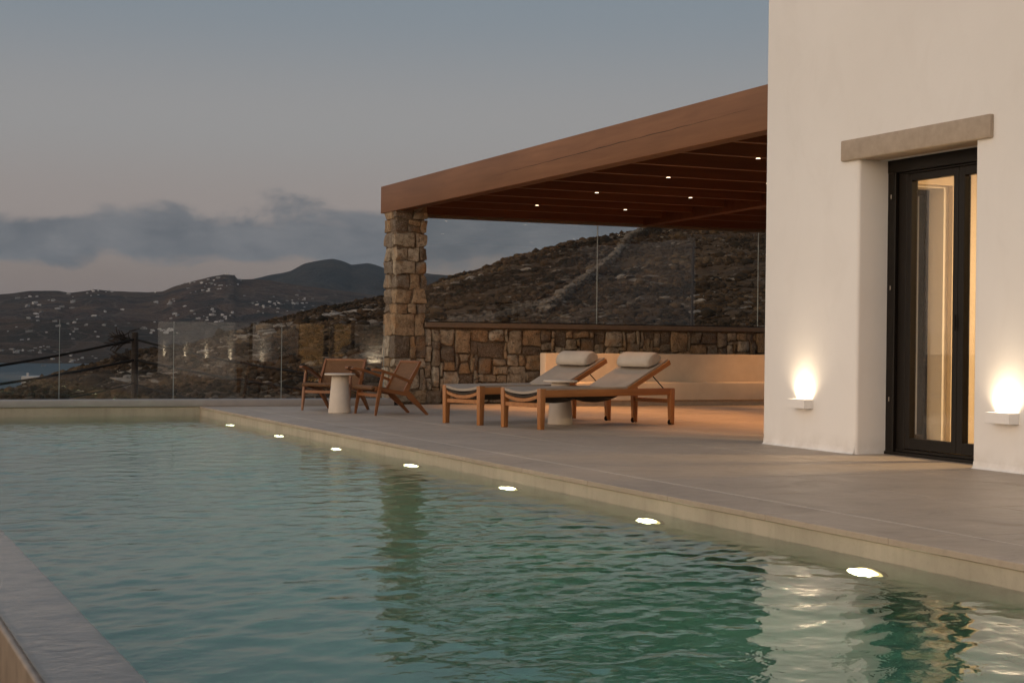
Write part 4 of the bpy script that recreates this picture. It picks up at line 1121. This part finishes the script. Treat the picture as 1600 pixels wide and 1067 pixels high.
# tall panes on the rubble wall
wg = empty('terrace_window', (7.62, 20.5, 1.10), label='tall fixed glass panes above the rubble wall under the pergola', cat='window')
for k in range(3):
    x0 = k * 2.70 + 0.004; x1 = min((k + 1) * 2.70 - 0.004, 6.5)
    t = BM(); bx(t, (x0, -0.008, 0.0), (x1, 0.008, 1.425)); link('glass_pane', mesh_of(t, 'glass_pane'), GLASS, wg)
    if k: 
        t = BM(); bx(t, (x0 - 0.0075, -0.010, 0.0), (x0 - 0.0008, 0.010, 1.426)); link('glass_joint', mesh_of(t, 'glass_joint'), EDGE, wg)
t = BM(); bx(t, (0, -0.02, -0.001), (6.5, -0.0095, 0.014)); bx(t, (0, 0.0095, -0.001), (6.5, 0.02, 0.014)); link('glazing_bead', mesh_of(t, 'glazing_bead'), BLACKM, wg)

# ------------------------------------------------------------------ sun loungers
def make_lounger():
    L, Wd, ht = 1.90, 0.58, 0.385
    r = empty('sun_lounger')
    y0 = Wd / 2 - 0.022
    for s in (-1, 1):
        t = BM(); bx(t, (0.02, s * y0 - 0.02, ht - 0.072), (L - 0.0, s * y0 + 0.02, ht), 0.005, 2); link('side_rail', mesh_of(t, 'side_rail', 30), TEAK, r)
        # foot leg stands proud of the rail
        t = BM(); hexa(t, [(-0.03 + 0.006, s * y0 - 0.024, 0), (0.032, s * y0 - 0.024, 0), (0.032, s * y0 + 0.024, 0), (-0.03 + 0.006, s * y0 + 0.024, 0),
                           (-0.03, s * y0 - 0.026, ht + 0.012), (0.045, s * y0 - 0.026, ht + 0.012), (0.045, s * y0 + 0.026, ht + 0.012), (-0.03, s * y0 + 0.026, ht + 0.012)], 0.004)
        link('leg', mesh_of(t, 'leg', 30), TEAKZ, r)
        t = BM(); hexa(t, [(L - 0.055, s * y0 - 0.0225, 0.02), (L - 0.002, s * y0 - 0.0225, 0.0), (L - 0.002, s * y0 + 0.0225, 0.0), (L - 0.055, s * y0 + 0.0225, 0.02),
                           (L - 0.075, s * y0 - 0.0225, ht - 0.01), (L + 0.004, s * y0 - 0.0225, ht - 0.01), (L + 0.004, s * y0 + 0.0225, ht - 0.01), (L - 0.075, s * y0 + 0.0225, ht - 0.01)], 0.004)
        lg = link('leg', mesh_of(t, 'leg', 30), TEAKZ, r)
        t = BM(); lathe(t, [(0.024, -0.009), (0.027, -0.004), (0.027, 0.004), (0.024, 0.009)], 20); t.transform(Matrix.Translation((L - 0.052, s * y0, 0.027)) @ Matrix.Rotation(math.pi / 2, 4, 'X')); link('wheel', mesh_of(t, 'wheel', 30), RUBBER, lg)
    # foot end: curved rail and straight stretcher
    t = BM(); n = 14; rows = []
    for k in range(n + 1):
        y = -y0 + 0.028 + (2 * y0 - 0.056) * k / n; sg = 0.042 * (1 - (2 * k / n - 1) ** 2)
        rows.append([t.verts.new(p) for p in ((-0.018, y, ht - 0.078 - sg), (0.018, y, ht - 0.078 - sg), (0.018, y, ht - 0.045 - sg), (-0.018, y, ht - 0.045 - sg))])
    for a_, b_ in zip(rows, rows[1:]):
        for k in range(4): t.faces.new((a_[k], a_[(k + 1) % 4], b_[(k + 1) % 4], b_[k]))
    t.faces.new(rows[0]); t.faces.new(rows[-1][::-1]); link('curved_rail', mesh_of(t, 'curved_rail', 30), TEAK, r)
    t = BM(); bx(t, (-0.012, -y0 + 0.026, ht - 0.170), (0.016, y0 - 0.026, ht - 0.128), 0.004); link('stretcher', mesh_of(t, 'stretcher'), TEAK, r)
    t = BM(); bx(t, (L - 0.05, -y0 + 0.026, ht - 0.155), (L - 0.02, y0 - 0.026, ht - 0.115), 0.004); link('stretcher', mesh_of(t, 'stretcher'), TEAK, r)
    # sling seat
    XB = 1.20
    def sheet(x0, x1, nx_, zf, th, name, m_, wmul=1.0):
        t = BM(); ny_ = 14; top = []; bot = []
        for i in range(nx_ + 1):
            ra, rb = [], []
            for j in range(ny_ + 1):
                y = (-y0 - 0.012 + 2 * (y0 + 0.012) * j / ny_) * wmul; x = x0 + (x1 - x0) * i / nx_
                zz = zf(i / nx_, 2 * j / ny_ - 1)
                xx, z_ = (x, zz) if not isinstance(zz, tuple) else zz
                ra.append(t.verts.new((xx, y, z_))); rb.append(t.verts.new((xx + (th * 0.0), y, z_ - th)))
            top.append(ra); bot.append(rb)
        for g_, fl_ in ((top, False), (bot, True)):
            for i in range(nx_):
                for j in range(ny_):
                    f = [g_[i][j], g_[i + 1][j], g_[i + 1][j + 1], g_[i][j + 1]]; t.faces.new(f[::-1] if fl_ else f).smooth = True
        for i in range(nx_):
            t.faces.new((top[i][0], bot[i][0], bot[i + 1][0], top[i + 1][0])); t.faces.new((top[i][-1], top[i + 1][-1], bot[i + 1][-1], bot[i][-1]))
        for j in range(ny_):
            t.faces.new((top[0][j], top[0][j + 1], bot[0][j + 1], bot[0][j])); t.faces.new((top[-1][j], bot[-1][j], bot[-1][j + 1], top[-1][j + 1]))
        return link(name, mesh_of(t, name, 40), m_, r)
    sheet(-0.022, XB, 10, lambda u, v: ht + 0.020 - 0.040 * (1 - v * v), 0.026, 'seat_pad', SLING)
    sheet(-0.016, 0.30, 6, lambda u, v: ht - 0.008 - 0.052 * (1 - v * v), 0.02, 'under_sling', STRAP, 0.93)
    for x0, x1 in ((0.16, 0.62), (0.74, 1.16)):
        sheet(x0, x1, 8, lambda u, v: ht - 0.03 - 0.05 * (1 - v * v) ** 0.7 - 0.055 * (1 - (2 * u - 1) ** 2), 0.008, 'support_strap', STRAP, 0.9)
    # raised back
    ang = R(24.5); ca, sa = math.cos(ang), math.sin(ang); BL = 0.70
    for s in (-1, 1):
        t = BM(); bar(t, (XB, s * (y0 - 0.003), ht - 0.02), (XB + BL * ca, s * (y0 - 0.003), ht - 0.02 + BL * sa), 0.034, 0.05); link('back_rail', mesh_of(t, 'back_rail'), TEAK, r)
        t = BM(); p_ = (XB + 0.44 * ca, s * (y0 - 0.03), ht + 0.44 * sa - 0.045); tube(t, [p_, (XB + 0.60, s * (y0 - 0.03), ht - 0.02)], 0.006, 8); link('prop_stay', mesh_of(t, 'prop_stay'), BLACKM, r)
    t = BM(); bar(t, (XB + BL * ca - 0.015, -y0 + 0.018, ht - 0.02 + BL * sa - 0.008), (XB + BL * ca - 0.015, y0 - 0.018, ht - 0.02 + BL * sa - 0.008), 0.03, 0.04); link('back_top_rail', mesh_of(t, 'back_top_rail'), TEAK, r)
    bl = BL - 0.02
    sheet(0, 1, 8, lambda u, v: (XB + 0.005 + bl * u * ca - 0.03 * sa, ht + 0.012 + bl * u * sa + 0.012 - 0.018 * (1 - v * v)), 0.024, 'back_pad', SLING, 0.955)
    # half-round head cushion
    t = BM(); n = 18; nl = 16; rows = []
    for k in range(nl + 1):
        y = -0.235 + 0.47 * k / nl; e_ = abs(2 * k / nl - 1); tap = math.sqrt(max(0.0, 1 - max(0, (e_ - 0.90) / 0.10) ** 2)) * 0.16 + 0.84
        row = []
        for q in range(n):
            th_ = 2 * math.pi * q / n; cx = 0.115 * math.cos(th_) * tap; cz = (0.098 if math.sin(th_) > 0 else 0.03) * math.sin(th_) * tap
            row.append(t.verts.new((cx, y, cz)))
        rows.append(row)
    for a_, b_ in zip(rows, rows[1:]):
        for q in range(n): t.faces.new((a_[q], a_[(q + 1) % n], b_[(q + 1) % n], b_[q])).smooth = True
    t.faces.new(rows[0]); t.faces.new(rows[-1][::-1])
    cx_ = XB + 0.52 * ca - 0.05 * sa; cz_ = ht + 0.52 * sa + 0.05 * ca + 0.012
    t.transform(Matrix.Translation((cx_, 0, cz_)) @ Matrix.Rotation(-ang, 4, 'Y')); link('head_cushion', mesh_of(t, 'head_cushion', 60), PILLOW, r)
    return r
lg = make_lounger()
lg.location = (6.45, 14.42, 0); lg.rotation_euler = (0, 0, R(18))
setp(lg, 'teak sun lounger with taupe sling standing between side table and house', 'sun lounger', 'sun loungers under the pergola edge')
lg2 = copy_tree(lg); lg2.location = (6.16, 15.27, 0); lg2.rotation_euler = (0, 0, R(19))
setp(lg2, 'teak sun lounger partly hidden behind the side table, beside the rubble wall', 'sun lounger', 'sun loungers under the pergola edge')

# ------------------------------------------------------------------ side tables
def make_table():
    r = empty('side_table')
    t = BM(); lathe(t, [(0.130, 0.0), (0.134, 0.006), (0.131, 0.02), (0.095, 0.425), (0.088, 0.432)], 56); link('base', mesh_of(t, 'base', 40), TABLE, r)
    t = BM(); lathe(t, [(0.150, 0.434), (0.178, 0.438), (0.182, 0.446), (0.180, 0.454), (0.172, 0.458)], 56); link('table_top', mesh_of(t, 'table_top', 40), TABLE, r)
    return r
tb = make_table(); tb.location = (5.66, 17.86, 0)
setp(tb, 'pale conical side table between the two woven lounge chairs', 'side table', 'pale conical side tables')
tb2 = copy_tree(tb); tb2.location = (7.18, 15.08, 0)
setp(tb2, 'pale conical side table standing between the two sun loungers', 'side table', 'pale conical side tables')

# ------------------------------------------------------------------ woven lounge chairs
def weave_panel(profile, w0, w1, nx_cells, cell_len, th, name, parent):
    """panel swept along a profile of (x, z); uv in cord cells"""
    t = BM(); uvl = t.loops.layers.uv.new('UVMap')
    acc = [0.0]
    for a_, b_ in zip(profile, profile[1:]): acc.append(acc[-1] + math.dist(a_, b_))
    nj = 10; T = []; Bt = []
    for i, (x, z) in enumerate(profile):
        j0 = max(i - 1, 0); j1 = min(i + 1, len(profile) - 1)
        dx, dz = profile[j1][0] - profile[j0][0], profile[j1][1] - profile[j0][1]; l = math.hypot(dx, dz); nxn, nzn = -dz / l, dx / l
        wd_ = w0 + (w1 - w0) * acc[i] / acc[-1]
        T.append([t.verts.new((x + nxn * th / 2, -wd_ / 2 + wd_ * j / nj, z + nzn * th / 2)) for j in range(nj + 1)])
        Bt.append([t.verts.new((x - nxn * th / 2, -wd_ / 2 + wd_ * j / nj, z - nzn * th / 2)) for j in range(nj + 1)])
    def face(vs, uvs):
        f = t.faces.new(vs); f.smooth = True
        for lp, u in zip(f.loops, uvs): lp[uvl].uv = u
    for gI, rev in ((T, 0), (Bt, 1)):
        for i in range(len(profile) - 1):
            for j in range(nj):
                vs = [gI[i][j], gI[i + 1][j], gI[i + 1][j + 1], gI[i][j + 1]]
                uvs = [(j / nj * nx_cells, acc[i] / cell_len), (j / nj * nx_cells, acc[i + 1] / cell_len), ((j + 1) / nj * nx_cells, acc[i + 1] / cell_len), ((j + 1) / nj * nx_cells, acc[i] / cell_len)]
                face(vs[::-1] if rev else vs, uvs[::-1] if rev else uvs)
    for i in range(len(profile) - 1):
        for j, r_ in ((0, 0), (nj, 1)):
            vs = [T[i][j], Bt[i][j], Bt[i + 1][j], T[i + 1][j]]; face(vs[::-1] if r_ else vs, [(0, 0), (0.5, 0), (0.5, 1), (0, 1)])
    for i in (0, len(profile) - 1):
        for j in range(nj):
            face([T[i][j], T[i][j + 1], Bt[i][j + 1], Bt[i][j]], [(0, 0), (1, 0), (1, 0.5), (0, 0.5)])
    return link(name, mesh_of(t, name, 50), WEAVE, parent)
def make_chair():
    r = empty('lounge_chair'); w_ = 0.60; y0 = w_ / 2
    for s in (-1, 1):
        t = BM()
        rings = [(0.0, 0.0, 0.022, 0.024), (0.012, 0.08, 0.030, 0.034), (0.035, 0.22, 0.034, 0.042), (0.06, 0.36, 0.030, 0.036), (0.088, 0.485, 0.026, 0.032)]
        R_ = []
        for x, z, a_, b_ in rings: R_.append([t.verts.new((x + i * b_ / 2, s * y0 + j * a_ / 2, z)) for i, j in ((-1, -1), (1, -1), (1, 1), (-1, 1))])
        for A_, B_ in zip(R_, R_[1:]):
            for q in range(4): t.faces.new((A_[q], A_[(q + 1) % 4], B_[(q + 1) % 4], B_[q]))
        t.faces.new(R_[0][::-1]); t.faces.new(R_[-1])
        bmesh.ops.bevel(t, geom=[e for e in t.edges if abs(e.verts[0].co.z - e.verts[1].co.z) > 0.02], offset=0.006, segments=2, affect='EDGES')
        link('leg', mesh_of(t, 'leg', 40), CHAIRW, r)
        # rear leg runs up into the back upright like a boomerang
        t = BM(); ys = s * (y0 - 0.035)
        path = [(0.66, 0.0, 0.024, 0.026), (0.56, 0.10, 0.030, 0.042), (0.44, 0.21, 0.032, 0.070), (0.385, 0.275, 0.032, 0.066), (0.43, 0.37, 0.030, 0.044), (0.51, 0.51, 0.026, 0.036), (0.565, 0.615, 0.022, 0.026)]
        R_ = []
        for i, (x, z, a_, b_) in enumerate(path):
            j0 = max(i - 1, 0); j1 = min(i + 1, len(path) - 1); dx, dz = path[j1][0] - path[j0][0], path[j1][1] - path[j0][1]; l = math.hypot(dx, dz); px_, pz_ = -dz / l, dx / l
            R_.append([t.verts.new((x + i_ * px_ * b_ / 2, ys + j_ * a_ / 2, z + i_ * pz_ * b_ / 2)) for i_, j_ in ((-1, -1), (1, -1), (1, 1), (-1, 1))])
        for A_, B_ in zip(R_, R_[1:]):
            for q in range(4): t.faces.new((A_[q], A_[(q + 1) % 4], B_[(q + 1) % 4], B_[q]))
        t.faces.new(R_[0][::-1]); t.faces.new(R_[-1]); link('rear_leg', mesh_of(t, 'rear_leg', 50), CHAIRW, r)
        # arm: broad, drooping to the rear
        t = BM(); R_ = []
        for x, z, wd_, hh, yo in ((-0.055, 0.520, 0.034, 0.018, 0.0), (-0.03, 0.522, 0.058, 0.026, 0.0), (0.06, 0.508, 0.066, 0.030, 0.0), (0.24, 0.452, 0.052, 0.030, -0.01), (0.42, 0.385, 0.034, 0.032, -0.022), (0.455, 0.372, 0.028, 0.030, -0.025)):
            R_.append([t.verts.new((x, s * (y0 + yo) + j_ * wd_ / 2, z + i_ * hh / 2)) for i_, j_ in ((-1, -1), (-1, 1), (1, 1), (1, -1))])
        for A_, B_ in zip(R_, R_[1:]):
            for q in range(4): t.faces.new((A_[q], A_[(q + 1) % 4], B_[(q + 1) % 4], B_[q])).smooth = True
        t.faces.new(R_[0][::-1]); t.faces.new(R_[-1]); link('armrest', mesh_of(t, 'armrest', 50), CHAIRW, r)
        t = BM(); bar(t, (0.0, s * (y0 - 0.035), 0.305), (0.42, s * (y0 - 0.035), 0.235), 0.03, 0.045); link('seat_rail', mesh_of(t, 'seat_rail'), CHAIRW, r)
    t = BM(); bar(t, (0.036, -y0 + 0.012, 0.225), (0.036, y0 - 0.012, 0.225), 0.026, 0.036); link('stretcher', mesh_of(t, 'stretcher'), CHAIRW, r)
    t = BM(); bar(t, (0.555, -y0 + 0.05, 0.605), (0.555, y0 - 0.05, 0.605), 0.026, 0.026); link('top_rail', mesh_of(t, 'top_rail'), CHAIRW, r)
    weave_panel([(-0.028, 0.296), (-0.04, 0.311), (-0.024, 0.324), (0.02, 0.326), (0.12, 0.305), (0.24, 0.275), (0.34, 0.262), (0.40, 0.262)], w_ - 0.03, w_ - 0.09, 34, 0.0165, 0.02, 'woven_seat', r)
    weave_panel([(0.395, 0.268), (0.425, 0.33), (0.47, 0.42), (0.52, 0.515), (0.566, 0.61)], w_ - 0.10, w_ - 0.10, 32, 0.0165, 0.022, 'woven_back', r)
    return r
ch = make_chair()
ch.location = (5.63, 18.34, 0); ch.rotation_euler = (0, 0, R(47))
setp(ch, 'woven cord lounge chair facing the pool behind the pale side table', 'lounge chair', 'woven cord lounge chairs')
ch2 = copy_tree(ch); ch2.location = (5.83, 17.43, 0); ch2.rotation_euler = (0, 0, R(4))
setp(ch2, 'woven cord lounge chair seen from its side in front of the stone pillar', 'lounge chair', 'woven cord lounge chairs')

# ------------------------------------------------------------------ beyond the terrace: cable post, pole
D_ = 34.0
pt = at_dir(211, 519, D_); gz_ = float(near_z(math.atan2(pt.x, pt.y), D_))
post = empty('fence_post', (pt.x, pt.y, gz_), label='dark weathered post with sagging black cables beyond the glass balustrade', cat='post')
hgt_ = pt.z - gz_
t = BM(); tube(t, [(0, 0, -0.4), (0.005, 0, hgt_ * 0.5), (0.0, 0, hgt_ - 0.02), (0, 0, hgt_)], [0.075, 0.073, 0.07, 0.06], 12); link('post', mesh_of(t, 'post', 40), POSTW, post)
def cable(a_, b_, sag, r=0.026):
    t = BM(); n = 14; A_ = Vector(a_); B_ = Vector(b_); P_ = []
    for k in range(n + 1):
        s = k / n; p = A_.lerp(B_, s); p.z -= sag * 4 * s * (1 - s); P_.append(p - Vector((pt.x, pt.y, gz_)))
    tube(t, P_, r, 6); link('cable', mesh_of(t, 'cable', True), RUBBER, post)
q = lambda px, py, D: at_dir(px, py, D)
cable(q(211, 530, D_), q(-60, 580, 30), 0.04); cable(q(211, 562, D_), q(-60, 608, 30), 0.04); cable(q(211, 598, D_), q(60, 630, 31), 0.03, 0.016)
cable(q(211, 530, D_), q(480, 583, 29), 0.06); cable(q(211, 562, D_), q(520, 614, 29), 0.05); cable(q(211, 600, D_), q(330, 628, 31), 0.03, 0.016)
t = BM(); rt_ = random.Random(3)
for k in range(46):
    c0 = q(205 - rt_.random() * 8, rt_.choice((532, 532, 563)) + rt_.uniform(-4, 4), D_); c0 -= Vector((pt.x, pt.y, gz_))
    P_ = [c0]; dr_ = Vector((-rt_.uniform(0.4, 1.0), rt_.uniform(-0.4, 0.4), rt_.uniform(-0.35, 0.45)))
    for j in range(4):
        P_.append(P_[-1] + dr_ * rt_.uniform(0.07, 0.16)); dr_ = (dr_ + Vector((rt_.gauss(0, 0.3), rt_.gauss(0, 0.3), rt_.gauss(0, 0.35)))).normalized() * 0.9
    tube(t, P_, [0.012, 0.011, 0.012, 0.016, 0.008], 5)
link('twig', mesh_of(t, 'twig', True), POSTW, post, kind='stuff')
D_ = 62.0
pp = at_dir(1083, 386, D_); gz_ = float(near_z(math.atan2(pp.x, pp.y), D_))
pole = empty('slim_pole', (pp.x, pp.y, gz_), label='slim dark pole with short crossbar on the hillside behind the glass', cat='pole')
t = BM(); tube(t, [(-0.06, 0, -0.5), (0, 0, pp.z - gz_)], 0.05, 8); link('shaft', mesh_of(t, 'shaft', 40), POSTW, pole)
t = BM(); bar(t, (-0.32, 0, pp.z - gz_ - 0.03), (0.36, 0, pp.z - gz_ - 0.03), 0.05, 0.05); link('crossbar', mesh_of(t, 'crossbar'), POSTW, pole)
